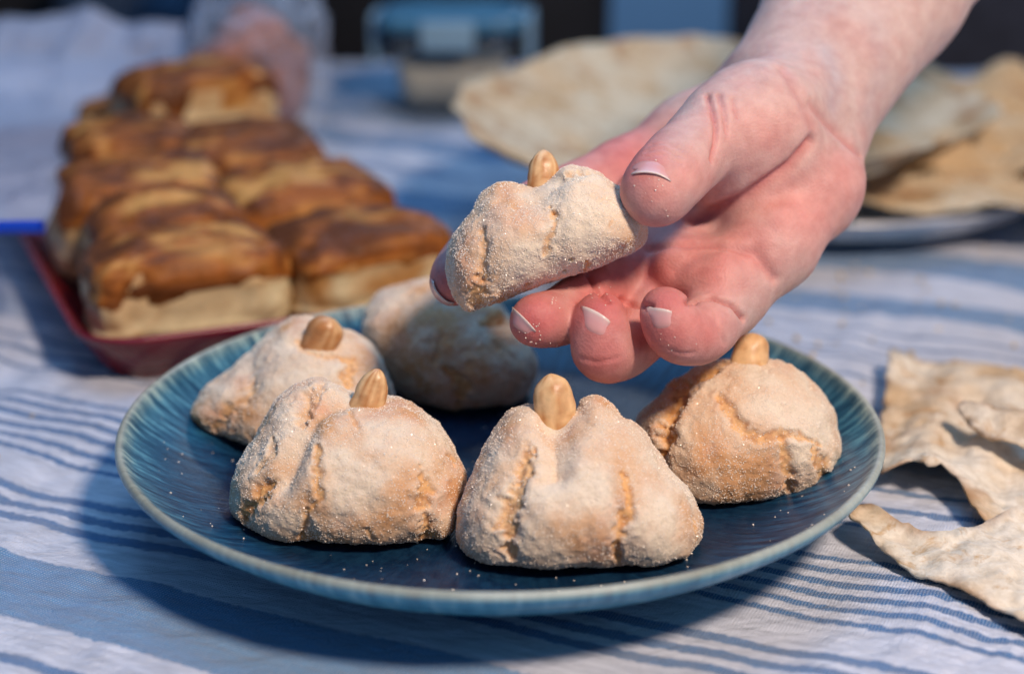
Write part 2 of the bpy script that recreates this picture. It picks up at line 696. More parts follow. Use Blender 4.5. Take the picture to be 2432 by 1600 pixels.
cr = ramp(nt, [(0.0, (0.004, 0.020, 0.050)), (pp(3.2), (0.005, 0.028, 0.065)), (pp(4.2), (0.007, 0.052, 0.115)), (pp(5.2), (0.014, 0.082, 0.155)),
               (pp(6.2), (0.055, 0.175, 0.245)), (pp(7.0), (0.17, 0.27, 0.27))])
L(nt, pos, cr.inputs[0])
lip = ramp(nt, [(pp(6.9), (0, 0, 0)), (pp(7.6), (1, 1, 1)), (pp(8.9), (1, 1, 1)), (pp(10.0), (0, 0, 0))])
L(nt, mth('ADD', at.outputs['Fac'], mth('MULTIPLY_ADD', st.outputs['Fac'], 0.03, -0.015)), lip.inputs[0])
oc = ramp(nt, [(0.30, (0.02, 0.13, 0.22)), (0.5, (0.07, 0.29, 0.40)), (0.72, (0.30, 0.52, 0.58))])
L(nt, st.outputs['Fac'], oc.inputs[0])
side = mth('GREATER_THAN', at.outputs['Fac'], pp(8.5))
streak = ramp(nt, [(0.36, (0.34, 0.40, 0.48)), (0.50, (0.8, 0.85, 0.9)), (0.68, (2.6, 2.1, 1.8))])
L(nt, st.outputs['Fac'], streak.inputs[0])
mot = ramp(nt, [(0.38, (0.55, 0.6, 0.7)), (0.62, (1.5, 1.35, 1.25))])
spk = N(nt, 'ShaderNodeTexNoise', inp={'Scale': 260.0, 'Detail': 3.0, 'Roughness': 0.7})
L(nt, tc.outputs['Object'], spk.inputs['Vector'])
L(nt, spk.outputs['Fac'], mot.inputs[0])
wal = ramp(nt, [(pp(2.6), (0.12, 0.12, 0.12)), (pp(4.4), (1, 1, 1))])
L(nt, at.outputs['Fac'], wal.inputs[0])
stm = mixc(nt, mot.outputs[0], streak.outputs[0], wal.outputs[0])
inn = mixc(nt, cr.outputs[0], stm, 1.0, 'MULTIPLY')
c = mixc(nt, inn, oc.outputs[0], side)
lc = ramp(nt, [(0.35, (0.30, 0.28, 0.20)), (0.7, (0.50, 0.52, 0.44))])
L(nt, st2.outputs['Fac'], lc.inputs[0])
c = mixc(nt, c, lc.outputs[0], mth('MULTIPLY', lip.outputs[0], 0.75))
L(nt, c, b.inputs['Base Color'])
b.inputs['Roughness'].default_value = 0.30
b.inputs['Specular IOR Level'].default_value = 0.35
bp = N(nt, 'ShaderNodeBump', inp={'Strength': 0.45, 'Distance': 0.0007})
L(nt, st.outputs['Fac'], bp.inputs['Height'])
L(nt, bp.outputs[0], b.inputs['Normal'])
plate = mesh_obj('plate', V, Q, pm, attrs={'par': par})
tag(plate, 'round blue glazed stoneware plate with a sandy lip holding five almond cookies', 'plate')


# ================================================================== cookies
COOK = colmat('cookie_crust', rough=0.75, sss=0.12, radius=(0.003, 0.0018, 0.001), nscale=1500, namp=0.16, bump=0.7, bdist=0.0004, spec=0.3)
ALM = colmat('almond_skin', rough=0.36, sss=0.1, nscale=420, namp=0.16, bump=0.3, bdist=0.0004, spec=0.4)
sg, nt, b = newmat('sugar')
b.inputs['Base Color'].default_value = (0.86, 0.76, 0.63, 1)
b.inputs['Roughness'].default_value = 0.22
b.inputs['IOR'].default_value = 1.5
SUG = sg


def tri_sample(V, Q, n, rng, weight=None):
    T = np.concatenate([Q[:, [0, 1, 2]], Q[:, [0, 2, 3]]])
    a, b_, c = V[T[:, 0]], V[T[:, 1]], V[T[:, 2]]
    cr = np.cross(b_ - a, c - a)
    ar = np.linalg.norm(cr, axis=1)
    nn = cr / np.maximum(ar, 1e-15)[:, None]
    w = ar.copy()
    if weight is not None:
        w = w * weight[T].mean(1)
    i = rng.choice(len(T), n, p=w / w.sum())
    u, v = rng.random(n), rng.random(n)
    m = u + v > 1
    u[m], v[m] = 1 - u[m], 1 - v[m]
    p = a[i] + u[:, None] * (b_ - a)[i] + v[:, None] * (c - a)[i]
    return p, nn[i]


OCT_V = np.array([[1, 0, 0], [-1, 0, 0], [0, 1, 0], [0, -1, 0], [0, 0, 1], [0, 0, -1]], float)
CUB_V = np.array([[x, y, z] for x in (-1, 1) for y in (-1, 1) for z in (-1, 1)], float) * 0.72
CUB_F = np.array([[0, 1, 3, 2], [4, 6, 7, 5], [0, 4, 5, 1], [2, 3, 7, 6], [0, 2, 6, 4], [1, 5, 7, 3]])


def grains(P, size, rng):
    n = len(P)
    q = rng.normal(size=(n, 4))
    q /= np.linalg.norm(q, axis=1, keepdims=True)
    w, x, y, z = q.T
    R = np.stack([np.stack([1 - 2 * (y * y + z * z), 2 * (x * y - z * w), 2 * (x * z + y * w)], -1),
                  np.stack([2 * (x * y + z * w), 1 - 2 * (x * x + z * z), 2 * (y * z - x * w)], -1),
                  np.stack([2 * (x * z - y * w), 2 * (y * z + x * w), 1 - 2 * (x * x + y * y)], -1)], 1)
    s = size * (0.45 + 0.9 * rng.random((n, 1, 1))) * (0.8 + 0.4 * rng.random((n, 1, 3)))
    V = np.einsum('nij,nkj->nki', R, CUB_V[None] * s) + P[:, None, :]
    Fc = CUB_F[None] + 8 * np.arange(n)[:, None, None]
    return V.reshape(-1, 3), Fc.reshape(-1, 4)


def poly_sd(U, Vv, poly):
    """signed distance (negative inside) of grid points to a closed polygon"""
    P = np.array(poly, float)
    Qn = np.roll(P, -1, 0)
    x, y = U.ravel(), Vv.ravel()
    best = np.full(x.shape, 1e9)
    ins = np.zeros(x.shape, bool)
    for a, b_ in zip(P, Qn):
        v = b_ - a
        t = np.clip(((x - a[0]) * v[0] + (y - a[1]) * v[1]) / max(v @ v, 1e-9), 0, 1)
        d = (x - a[0] - t * v[0]) ** 2 + (y - a[1] - t * v[1]) ** 2
        best = np.minimum(best, d)
        if a[1] != b_[1]:
            c = ((a[1] > y) != (b_[1] > y)) & (x < (b_[0] - a[0]) * (y - a[1]) / (b_[1] - a[1]) + a[0])
            ins ^= c
    d = np.sqrt(best)
    return np.where(ins, -d, d).reshape(U.shape)


def gblur(A, s):
    n = int(3 * s) + 1
    k = np.exp(-0.5 * (np.arange(-n, n + 1) / s) ** 2)
    k /= k.sum()
    for ax in (0, 1):
        A = np.apply_along_axis(lambda m: np.convolve(np.pad(m, n, mode='edge'), k, 'valid'), ax, A)
    return A


def zz(pts, ox, oy, sc):
    return [(ox + p[0] / sc, oy + p[1] / sc) for p in pts]


def pillow(poly, dep, R, s, shear, floor, h=0.6, kfl=3.0):
    """rounded solid whose outline from the camera is poly (pixels), centred at depth dep (mm);
    floor = (point, normal) in camera mm, the part under it is cut off"""
    P = np.array([[(p[0] - W / 2) / F * dep, -(p[1] - H / 2) / F * dep] for p in poly])
    lo2, hi2 = P.min(0) - 3, P.max(0) + 3
    T = R / s + 3 + abs(shear) * (hi2[1] - lo2[1]) / 2
    us = np.arange(lo2[0], hi2[0], h)
    vs = np.arange(lo2[1], hi2[1], h)
    ws = np.arange(dep - T, dep + T, h)
    U, Vv = np.meshgrid(us, vs, indexing='ij')
    sd = poly_sd(U, Vv, P)
    b1, b2 = gblur(sd, 1.0 / h), gblur(sd, 5.0 / h)
    t = sstep(0, 10, -sd)
    sd = b1 * (1 - t) + b2 * t
    q = np.clip(sd + R, 0, None)
    vc = (lo2[1] + hi2[1]) / 2
    wc = dep + shear * (Vv - vc)
    D = np.sqrt(q[:, :, None] ** 2 + (s * (ws[None, None, :] - wc[:, :, None])) ** 2) - R
    p0, n0 = floor
    fl_ = (U[:, :, None] - p0[0]) * n0[0] + (Vv[:, :, None] - p0[1]) * n0[1] + (ws[None, None, :] - p0[2]) * n0[2]
    D2 = -fl_
    t = np.clip(0.5 + 0.5 * (D - D2) / kfl, 0, 1)
    D = D * t + D2 * (1 - t) + kfl * t * (1 - t)
    V, Q = surfnet(D.astype(np.float32), np.array([us[0], vs[0], ws[0]]), h)
    V = relax(V, Q, 2, 0.5)
    # perspective: spread with depth so that the outline holds
    V[:, 0] *= V[:, 2] / dep
    V[:, 1] *= V[:, 2] / dep
    return c2w(V), Q


def winding(V, Q):
    c = V.mean(0)
    n = vnormals(V, Q)
    return Q if ((V - c) * n).sum() > 0 else Q[:, ::-1]


def make_cookie(name, label, poly, dep, R, s, shear, floor, cracks, spots, valleys, almond, seed, grain_n, group='almond cookies', pits=()):
    rng = np.random.default_rng(seed)
    V, Q = pillow(poly, dep, R, s, shear, floor)
    Q = winding(V, Q)
    Nn = vnormals(V, Q)
    bv = bvh_of(V, Q)
    C0 = V.mean(0)
    X = V * 1000
    d = 0.6 * fbm(X / 13, 3, seed) + 0.38 * fbm(X / 4.2, 3, seed + 5) + 0.13 * fbm(X / 1.4, 2, seed + 9)
    for pts, wd_, dp in valleys:
        P = polyhit(bv, pts)
        if len(P) > 1:
            dist, par = polydist(V, P)
            d -= dp * np.exp(-(dist * 1000 / wd_) ** 2)
    crack = np.zeros(len(V))
    jag = 0.65 * fbm(X / 2.6, 3, seed + 21)
    for pts, wd_, dp, colr in cracks:
        P = polyhit(bv, pts)
        if len(P) > 1:
            # uneven path
            P = P + 0.0006 * np.stack([vnoise(P * 1000 / 2.5 + 31 * kk, seed + kk) for kk in range(3)], 1)
            dist, par = polydist(V, P)
            taper = 0.35 + 0.65 * np.sin(np.pi * np.clip(par * 0.85 + 0.1, 0, 1))
            wd_ = wd_ * 1.55
            wv_ = wd_ * taper * (1 + 0.45 * vnoise(np.stack([par * 14, par * 0, par * 0], 1), seed + 40))
            e = dist * 1000 + 0.62 * jag * wd_
            pr = 1 - sstep(0.45 * wv_, 1.0 * wv_, e)
            d -= 0.75 * dp * pr * (0.85 + 0.3 * fbm(X / 2.0, 2, seed + 50))
            lipm = np.exp(-((e - 1.35 * wv_) / (0.5 * wv_)) ** 2)
            d += 0.28 * lipm * min(dp, 1.5)
            crack = np.maximum(crack, pr * colr)
    for (px_, py_, r_, dp) in pits:
        p, _ = hit(bv, px_, py_)
        if p is not None:
            dist = np.linalg.norm(V - np.array(p), axis=1) * 1000
            pr = 1 - sstep(0.5 * r_, r_, dist + 0.4 * jag * r_)
            d -= dp * pr
            crack = np.maximum(crack, pr)
    V2 = V + Nn * d[:, None] / 1000
    N2 = vnormals(V2, Q)
    # colours that belong to the bake
    pale = np.array([0.80, 0.67, 0.51])
    tan = np.array([0.67, 0.36, 0.17])
    crumb = np.array([0.82, 0.46, 0.18])
    deep = np.array([0.48, 0.19, 0.055])
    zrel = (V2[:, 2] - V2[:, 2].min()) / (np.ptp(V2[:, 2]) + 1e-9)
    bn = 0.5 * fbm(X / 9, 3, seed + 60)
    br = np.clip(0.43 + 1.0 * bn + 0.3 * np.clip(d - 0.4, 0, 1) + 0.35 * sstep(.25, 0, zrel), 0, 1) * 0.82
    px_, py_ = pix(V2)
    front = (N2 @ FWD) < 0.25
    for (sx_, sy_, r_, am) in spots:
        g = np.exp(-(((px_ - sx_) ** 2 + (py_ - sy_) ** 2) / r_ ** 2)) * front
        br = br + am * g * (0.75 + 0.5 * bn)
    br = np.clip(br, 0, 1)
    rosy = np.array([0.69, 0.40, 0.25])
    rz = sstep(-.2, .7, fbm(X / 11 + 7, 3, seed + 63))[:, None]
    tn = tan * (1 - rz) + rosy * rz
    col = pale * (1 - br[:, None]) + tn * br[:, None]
    ck = np.clip(crack, 0, 1)
    cin = crumb + (deep - crumb) * sstep(0.3, 0.9, 0.5 + 0.7 * fbm(X / 1.5, 2, seed + 70))[:, None] * 0.75
    col = col * (1 - ck[:, None]) + cin * ck[:, None]
    base = V2[V2[:, 2].argmin()]
    loc = (float(C0[0]), float(C0[1]), float(V2[:, 2].min()))
    t = thing(name, label, 'cookie', loc, group)
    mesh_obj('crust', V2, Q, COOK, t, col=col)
    # sugar crystals sit on the crust, thin in the cracks
    P, pn = tri_sample(V2, Q, grain_n, rng, (1 - 0.85 * ck) * (0.35 + np.clip(0.5 + 0.8 * fbm(X / 6, 2, seed + 80), 0, 1)))
    P = P + pn * 0.00002
    gv, gf = grains(P, 0.00016, rng)
    g = mesh_obj('sugar_coating', gv, gf, SUG, t, smooth=False)
    g['kind'] = 'stuff'
    if almond:
        make_almond(t, bv, seed=seed, **almond)
    return t, bv


def make_almond(parent, bv, tip, base, width, sink=7.0, lean=0.0, flat=0.7, browns=0.5, seed=0, blunt=0.5, dshift=0.0):
    """tip, base: pixels of the visible tip and of the spot where it enters the crust"""
    p, n = hit(bv, *base)
    dep = w2c(np.array(p)[None])[0, 2] + dshift + 1.5
    A = pc(*tip, dep + lean)
    B = pc(*base, dep)
    ax = A - B
    Lv = np.linalg.norm(ax)
    ax /= Lv
    B = B - ax * sink
    Lt = Lv + sink
    sidev = np.cross(ax, [0, 0, 1.0])
    sidev /= np.linalg.norm(sidev)
    thin = np.cross(ax, sidev)
    r = width / 2
    nt_, na = 26, 28
    V = []
    for i in range(nt_):
        t = i / (nt_ - 1)
        # pointed at the tip (t=1), rounder at the foot
        u = t * 2 - 1
        prof = (1 - abs(u) ** (2.2 if u < 0 else 2.0 + blunt)) ** (0.5 if u < 0 else 0.62)
        prof = max(prof, 0.0)
        for j in range(na):
            a = 2 * math.pi * j / na
            V.append(B + ax * Lt * (0.5 + 0.5 * math.sin(u * math.pi / 2)) * 1.0 + sidev * r * prof * math.cos(a) + thin * r * flat * prof * math.sin(a))
    # profile uses the same sine spacing
    V = np.array(V)
    tt = np.repeat(np.arange(nt_) / (nt_ - 1), na)
    uu = np.sin((tt * 2 - 1) * np.pi / 2)
    prof = np.where(uu < 0, (1 - np.abs(uu) ** 2.2) ** 0.5, np.clip(1 - np.abs(uu) ** (2.0 + blunt), 0, 1) ** 0.62)
    ang = np.tile(2 * np.pi * np.arange(na) / na, nt_)
    V = B + np.outer(0.5 + 0.5 * uu, ax) * Lt + np.outer(r * prof * np.cos(ang), sidev) + np.outer(r * flat * prof * np.sin(ang), thin)
    V = V + (0.35 * fbm(V / 4, 3, seed + 3) + 0.06 * np.sin(ang * 8 + 3 * fbm(V / 6, 2, seed + 4)) * np.sin(np.pi * tt))[:, None] * (np.outer(np.cos(ang), sidev) + np.outer(np.sin(ang), thin))
    Fc = []
    for i in range(nt_ - 1):
        for j in range(na):
            k_ = (j + 1) % na
            Fc.append([i * na + j, i * na + k_, (i + 1) * na + k_, (i + 1) * na + j])
    Fc = np.array(Fc)
    st_ = fbm(np.stack([np.cos(ang) * 5, np.sin(ang) * 5, tt * 1.2], 1), 2, seed)
    bl = fbm(V / 3.0, 2, seed + 8)
    light = np.array([0.80, 0.53, 0.27])
    dark = np.array([0.50, 0.22, 0.075])
    f = np.clip(browns + 0.55 * st_ + 0.6 * bl - 0.04 + 0.3 * sstep(0.85, 1.0, tt), 0, 1)
    col = light * (1 - f[:, None]) + dark * f[:, None]
    Vw = c2w(V)
    return mesh_obj('almond', Vw, winding(Vw, Fc), ALM, parent, col=col)


def plate_floor(px_, py_, z=PZ + 0.0004):
    p = w2c(atz(px_, py_, z)[None])[0]
    n = np.array([0, UP[2], FWD[2]])  # world up in camera axes
    n = np.array([RT[2], UP[2], FWD[2]])
    return (p, n / np.linalg.norm(n)), p[2]


# --- cookie left front
sc3 = 2.237
polyA = zz([(335, 1100), (340, 1000), (375, 890), (420, 810), (490, 720), (530, 640), (570, 560), (640, 500), (700, 460), (770, 440), (840, 445), (900, 470), (960, 505), (1060, 530),
            (1150, 535), (1200, 535), (1280, 560), (1360, 610), (1430, 660), (1480, 740), (1525, 810), (1530, 870), (1570, 920), (1590, 970), (1570, 1030), (1550, 1120), (1530, 1200), (1510, 1270),
            (1450, 1320), (1350, 1340), (1240, 1370), (1110, 1415), (1000, 1415), (900, 1400), (800, 1400), (740, 1380), (640, 1375), (560, 1340), (500, 1305), (440, 1260), (400, 1210), (350, 1180)], 400, 700, sc3)
fl, dA = plate_floor(880, 1332)
c3 = lambda pts: zz(pts, 400, 700, sc3)
make_cookie('almond_cookie', 'craggy almond cookie at the front left of the plate with a deep pitted groove', polyA, dA + 24, 25, 0.92, 0.28, fl,
            [(c3([(800, 480), (720, 560), (680, 650)]), 2.6, 1.8, 0.45), (c3([(510, 1000), (450, 1090), (400, 1180)]), 3.0, 1.8, 0.9), (c3([(790, 790), (800, 900), (785, 1010), (800, 1080), (740, 1160), (710, 1260), (700, 1330)]), 1.3, 1.2, 0.8),
             (c3([(1365, 960), (1370, 1050), (1360, 1130), (1390, 1220), (1370, 1290)]), 2.6, 1.6, 0.8), (c3([(955, 620), (990, 680), (1020, 740)]), 0.9, 0.8, 0.5), (c3([(1050, 1240), (1110, 1310)]), 0.7, 0.6, 0.5),
             (c3([(560, 760), (530, 850), (470, 920)]), 1.4, 1.2, 0.5), (c3([(1480, 850), (1540, 900), (1580, 960)]), 1.4, 1.0, 0.7)],
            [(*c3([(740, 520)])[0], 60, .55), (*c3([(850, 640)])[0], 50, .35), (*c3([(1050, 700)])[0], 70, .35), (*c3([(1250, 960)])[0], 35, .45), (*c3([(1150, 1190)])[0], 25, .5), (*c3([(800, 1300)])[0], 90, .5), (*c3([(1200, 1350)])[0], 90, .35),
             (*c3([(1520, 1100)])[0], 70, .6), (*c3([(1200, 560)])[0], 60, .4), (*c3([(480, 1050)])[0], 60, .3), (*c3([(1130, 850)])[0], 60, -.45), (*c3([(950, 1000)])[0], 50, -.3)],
            [(c3([(860, 560), (760, 640), (690, 760), (640, 880), (590, 990)]), 4.5, 4.2), (c3([(700, 560), (660, 640)]), 4.5, 2.2), (c3([(480, 1000), (420, 1150)]), 3.5, 1.6), (c3([(720, 1120), (700, 1330)]), 4.0, 1.8), (c3([(1380, 980), (1380, 1260)]), 3.5, 1.4),
             (c3([(960, 560), (1120, 590)]), 3.0, 1.5)],
            dict(tip=c3([(1118, 392)])[0], base=c3([(1050, 590)])[0], width=10.2, lean=-2, browns=0.55, blunt=0.2, dshift=3.0), 101, 15000)

# --- cookie centre front
sc4 = 2.237
c4 = lambda pts: zz(pts, 1050, 750, sc4)
polyB = c4([(85, 1150), (90, 1000), (130, 890), (190, 770), (260, 650), (320, 560), (370, 490), (440, 468), (510, 470), (560, 500), (640, 510), (720, 500), (738, 445), (790, 418), (860, 435), (920, 480), (950, 520), (1010, 545), (1060, 590),
            (1110, 650), (1160, 730), (1220, 820), (1280, 880), (1320, 930), (1350, 1010), (1380, 1100), (1380, 1180), (1350, 1230), (1330, 1300), (1260, 1350), (1150, 1385), (1000, 1410), (850, 1420), (700, 1425), (500, 1435), (400, 1440),
            (300, 1430), (240, 1395), (180, 1330), (110, 1270), (93, 1220)])
fl, dB = plate_floor(1300, 1388)
make_cookie('almond_cookie', 'tall pale cookie at the front middle of the plate, almond sunk in a cleft', polyB, dB + 23, 25, 0.92, 0.28, fl,
            [(c4([(450, 690), (430, 800), (385, 900), (345, 1020), (330, 1110), (350, 1250), (385, 1400)]), 2.6, 1.7, 0.75), (c4([(950, 780), (980, 900), (990, 1020), (945, 1130), (930, 1260), (950, 1370)]), 1.5, 1.3, 0.9),
             (c4([(590, 600), (600, 720), (600, 860)]), 0.8, 0.6, 0.15), (c4([(1340, 1060), (1350, 1180)]), 1.0, 0.7, 0.6)],
            [(*c4([(870, 1290)])[0], 60, .6), (*c4([(980, 1000)])[0], 40, .35), (*c4([(800, 600)])[0], 50, .3), (*c4([(400, 590)])[0], 45, .3), (*c4([(1330, 1150)])[0], 50, .4), (*c4([(750, 1180)])[0], 60, .35), (*c4([(850, 450)])[0], 30, .4), (*c4([(1100, 1000)])[0], 90, -.35),
             (*c4([(500, 1000)])[0], 60, -.4), (*c4([(700, 850)])[0], 70, -.4)],
            [(c4([(600, 560), (600, 680), (600, 830)]), 4.5, 4.6), (c4([(420, 760), (350, 1020), (350, 1300)]), 5.5, 2.0), (c4([(960, 1100), (930, 1360)]), 4.0, 1.8)],
            dict(tip=c4([(575, 305)])[0], base=c4([(608, 560)])[0], width=12.0, lean=-1, browns=0.25, blunt=0.9, dshift=5.0), 202, 15000)

# --- cookie right
polyC = c4([(1020, 545), (1080, 490), (1150, 440), (1220, 360), (1280, 318), (1340, 265), (1420, 243), (1510, 233), (1600, 228), (1730, 235), (1800, 235), (1860, 270), (1920, 310), (1990, 370), (2060, 450), (2085, 520), (2090, 600), (2120, 660),
            (2130, 720), (2110, 810), (2070, 870), (2000, 930), (1930, 968), (1850, 990), (1770, 1015), (1650, 1045), (1500, 1065), (1400, 1075), (1320, 1060), (1240, 1010), (1160, 930), (1100, 830), (1050, 700)])
fl, dC = plate_floor(1735, 1222)
make_cookie('almond_cookie', 'sugary almond cookie at the right of the plate with an orange split at left', polyC, dC + 23, 25, 0.92, 0.28, fl,
            [(c4([(1475, 262), (1390, 290), (1300, 345), (1240, 430), (1200, 520), (1175, 620), (1170, 740)]), 3.4, 2.6, 1.0), (c4([(1465, 420), (1530, 475), (1555, 550), (1610, 615), (1680, 645), (1800, 625), (1900, 650), (2000, 685)]), 1.7, 1.3, 0.75),
             (c4([(1810, 650), (1825, 760), (1850, 860), (1860, 960)]), 2.0, 1.4, 0.8), (c4([(1960, 710), (2020, 790), (2040, 880)]), 2.0, 1.3, 0.75)],
            [(*c4([(1500, 900)])[0], 120, .6), (*c4([(1400, 780)])[0], 70, .35), (*c4([(1700, 950)])[0], 90, .5), (*c4([(1260, 330)])[0], 50, .6), (*c4([(1800, 260)])[0], 30, .45), (*c4([(1120, 560)])[0], 60, .5), (*c4([(1800, 480)])[0], 120, -.45), (*c4([(1950, 600)])[0], 60, -.3)],
            [(c4([(1430, 280), (1300, 345), (1200, 520), (1160, 740)]), 3.5, 2.0), (c4([(1560, 560), (1620, 620)]), 3, 1.0), (c4([(1830, 760), (1860, 960)]), 3.5, 1.5)],
            dict(tip=c4([(1660, 90)])[0], base=c4([(1625, 275)])[0], width=11.8, lean=2, browns=0.12, blunt=2.2, dshift=4.0), 303, 17000)

# --- cookie left back
polyD = c3([(110, 620), (140, 560), (200, 480), (280, 420), (370, 360), (450, 290), (520, 210), (580, 150), (660, 115), (740, 112), (820, 135), (920, 165), (1000, 200), (1080, 260), (1130, 330), (1170, 420), (1200, 500), (1215, 580), (1200, 680),
            (1100, 770), (900, 860), (700, 890), (520, 880), (400, 840), (330, 800), (270, 765), (200, 735), (140, 700), (113, 660)])
fl, dD = plate_floor(640, 1085, PZ + .003)
make_cookie('almond_cookie', 'almond cookie leaning on the left rim of the plate with a short brown almond stub', polyD, dD + 22, 24, 0.92, 0.30, fl,
            [(c3([(905, 315), (980, 350), (970, 400), (945, 450), (950, 490)]), 2.0, 1.3, 0.8), (c3([(450, 420), (420, 520), (310, 600), (270, 660)]), 1.7, 0.9, 0.5), (c3([(690, 235), (730, 290), (800, 310), (890, 310)]), 1.3, 1.2, 0.5), (c3([(300, 640), (250, 720)]), 1.6, 0.9, 0.5)],
            [(*c3([(720, 180)])[0], 50, .4), (*c3([(200, 660)])[0], 60, .6), (*c3([(350, 730)])[0], 60, .45), (*c3([(640, 150)])[0], 40, .35), (*c3([(700, 400)])[0], 90, -.5), (*c3([(420, 480)])[0], 40, .3), (*c3([(1050, 330)])[0], 40, .3)],
            [(c3([(440, 400), (400, 560), (280, 660)]), 5.0, 2.2), (c3([(700, 250), (800, 290), (880, 310)]), 4, 2.2)],
            dict(tip=c3([(870, 125)])[0], base=c3([(795, 270)])[0], width=12.5, lean=-4, browns=0.85, blunt=1.6, dshift=3.0), 404, 13000)

# --- cookie behind, under the hand
s8 = 1 / 0.9786
polyE = [(x * s8, y * s8) for x, y in [(838, 760), (850, 715), (880, 680), (920, 662), (1000, 645), (1090, 655), (1160, 700), (1210, 760), (1245, 830), (1248, 870), (1230, 920), (1190, 950), (1110, 963), (1050, 978), (1000, 955), (960, 933), (920, 905), (880, 855), (850, 800)]]
fl, dE = plate_floor(1080, 998)
z1 = lambda pts: zz(pts, 960, 300, 2.41)
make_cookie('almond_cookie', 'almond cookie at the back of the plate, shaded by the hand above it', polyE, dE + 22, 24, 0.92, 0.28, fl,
            [(z1([(190, 1230), (180, 1300), (180, 1370)]), 1.1, 0.8, 0.4), (z1([(220, 1390), (270, 1420), (330, 1500), (330, 1560), (310, 1620)]), 2.2, 1.4, 0.8)],
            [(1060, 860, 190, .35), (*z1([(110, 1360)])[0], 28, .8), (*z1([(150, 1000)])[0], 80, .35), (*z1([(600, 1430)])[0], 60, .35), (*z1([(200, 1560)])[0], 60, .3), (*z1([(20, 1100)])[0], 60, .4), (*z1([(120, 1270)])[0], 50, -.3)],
            [(z1([(180, 1240), (180, 1390)]), 4, 1.2), (z1([(260, 1420), (330, 1600)]), 4, 1.5)],
            dict(tip=z1([(560, 1060)])[0], base=z1([(440, 1150)])[0], width=11.0, lean=6, browns=0.55, blunt=0.4, dshift=3.0), 505, 11000)

# --- cookie held in the hand
HD = 520.0                              # depth of the hand's middle plane, mm
polyF = z1([(242, 800), (246, 735), (280, 640), (335, 555), (390, 485), (435, 412), (490, 358), (555, 334), (625, 332), (700, 350), (760, 350), (850, 300), (890, 245), (940, 225), (1050, 238), (1180, 308), (1280, 380), (1360, 460), (1390, 540), (1393, 620), (1375, 680),
            (1330, 720), (1200, 785), (1060, 845), (880, 895), (700, 955), (540, 1025), (400, 1068), (350, 1068), (300, 1010), (250, 900)])
pa, pb = pc(*z1([(400, 1085)])[0], HD), pc(*z1([(1330, 735)])[0], HD)
nn = np.cross(pb - pa, [0, 0.16, 1.0])
nn /= np.linalg.norm(nn)
if nn[1] < 0:
    nn = -nn
tF, bvF = make_cookie('almond_cookie', 'almond cookie held up between the thumb and fingers above the plate', polyF, HD, 21, 0.85, 0.0, (pa, nn),
                      [(z1([(825, 455), (850, 490), (855, 570), (835, 640), (820, 720), (800, 770)]), 1.0, 0.9, 0.6), (z1([(440, 600), (455, 690), (436, 780), (448, 840), (440, 900)]), 1.6, 0.7, 0.5), (z1([(440, 900), (410, 950), (420, 1030)]), 2.4, 1.4, 0.7),
                       (z1([(1040, 765), (1050, 800), (1020, 850)]), 1.2, 1.0, 0.9), (z1([(930, 262), (1000, 255), (1090, 290)]), 1.1, 1.0, 0.5), (z1([(1190, 540), (1170, 590)]), 0.5, 0.4, 0.4)],
                      [(*z1([(640, 480)])[0], 45, .3), (*z1([(600, 400)])[0], 50, .5), (*z1([(520, 950)])[0], 60, .5), (*z1([(1250, 730)])[0], 60, .4), (*z1([(330, 900)])[0], 60, .55), (*z1([(320, 700)])[0], 45, .25), (*z1([(1050, 500)])[0], 110, -.5), (*z1([(700, 700)])[0], 60, -.35)],
                      [(z1([(840, 480), (850, 600), (820, 740)]), 4, 1.0), (z1([(440, 620), (445, 850)]), 4, 1.2), (z1([(600, 400), (720, 420)]), 5, 1.6), (z1([(890, 300), (1000, 270)]), 2.5, 1.5)],
                      dict(tip=z1([(800, 133)])[0], base=z1([(790, 365)])[0], width=9.4, lean=1, browns=0.45, blunt=1.0, dshift=7.0), 606, 17000,
                      pits=[(*z1([(955, 760)])[0], 0.9, 0.9), (*z1([(920, 835)])[0], 1.2, 1.2), (*z1([(710, 905)])[0], 1.5, 1.4), (*z1([(850, 480)])[0], 1.3, 1.3)])

# ================================================================== the hand
SKIN, nt, b = newmat('skin')
at = N(nt, 'ShaderNodeVertexColor', layer_name='Col')
tc = N(nt, 'ShaderNodeTexCoord')
nz = N(nt, 'ShaderNodeTexNoise', inp={'Scale': 220.0, 'Detail': 4.0})
L(nt, tc.outputs['Object'], nz.inputs['Vector'])
r = ramp(nt, [(0.3, (0.88, 0.80, 0.80)), (0.7, (1.04, 1.05, 1.05))])
L(nt, nz.outputs['Fac'], r.inputs[0])
L(nt, mixc(nt, at.outputs['Color'], r.outputs[0], 1.0, 'MULTIPLY'), b.inputs['Base Color'])
b.inputs['Roughness'].default_value = 0.55
b.inputs['Specular IOR Level'].default_value = 0.4
b.inputs['Subsurface Weight'].default_value = 0.22
b.inputs['Subsurface Radius'].default_value = (0.0050, 0.0016, 0.0008)
b.inputs['Subsurface Scale'].default_value = 1.0
vo = N(nt, 'ShaderNodeTexVoronoi', inp={'Scale': 1300.0})
L(nt, tc.outputs['Object'], vo.inputs['Vector'])
fw = N(nt, 'ShaderNodeTexNoise', inp={'Scale': 90.0, 'Detail': 6.0, 'Roughness': 0.75, 'Distortion': 2.5})
mf = N(nt, 'ShaderNodeMapping')
mf.inputs['Rotation'].default_value = (0.3, 0.5, 0.9)
mf.inputs['Scale'].default_value = (1, 4.5, 1)
L(nt, tc.outputs['Object'], mf.inputs['Vector'])
L(nt, mf.outputs[0], fw.inputs['Vector'])
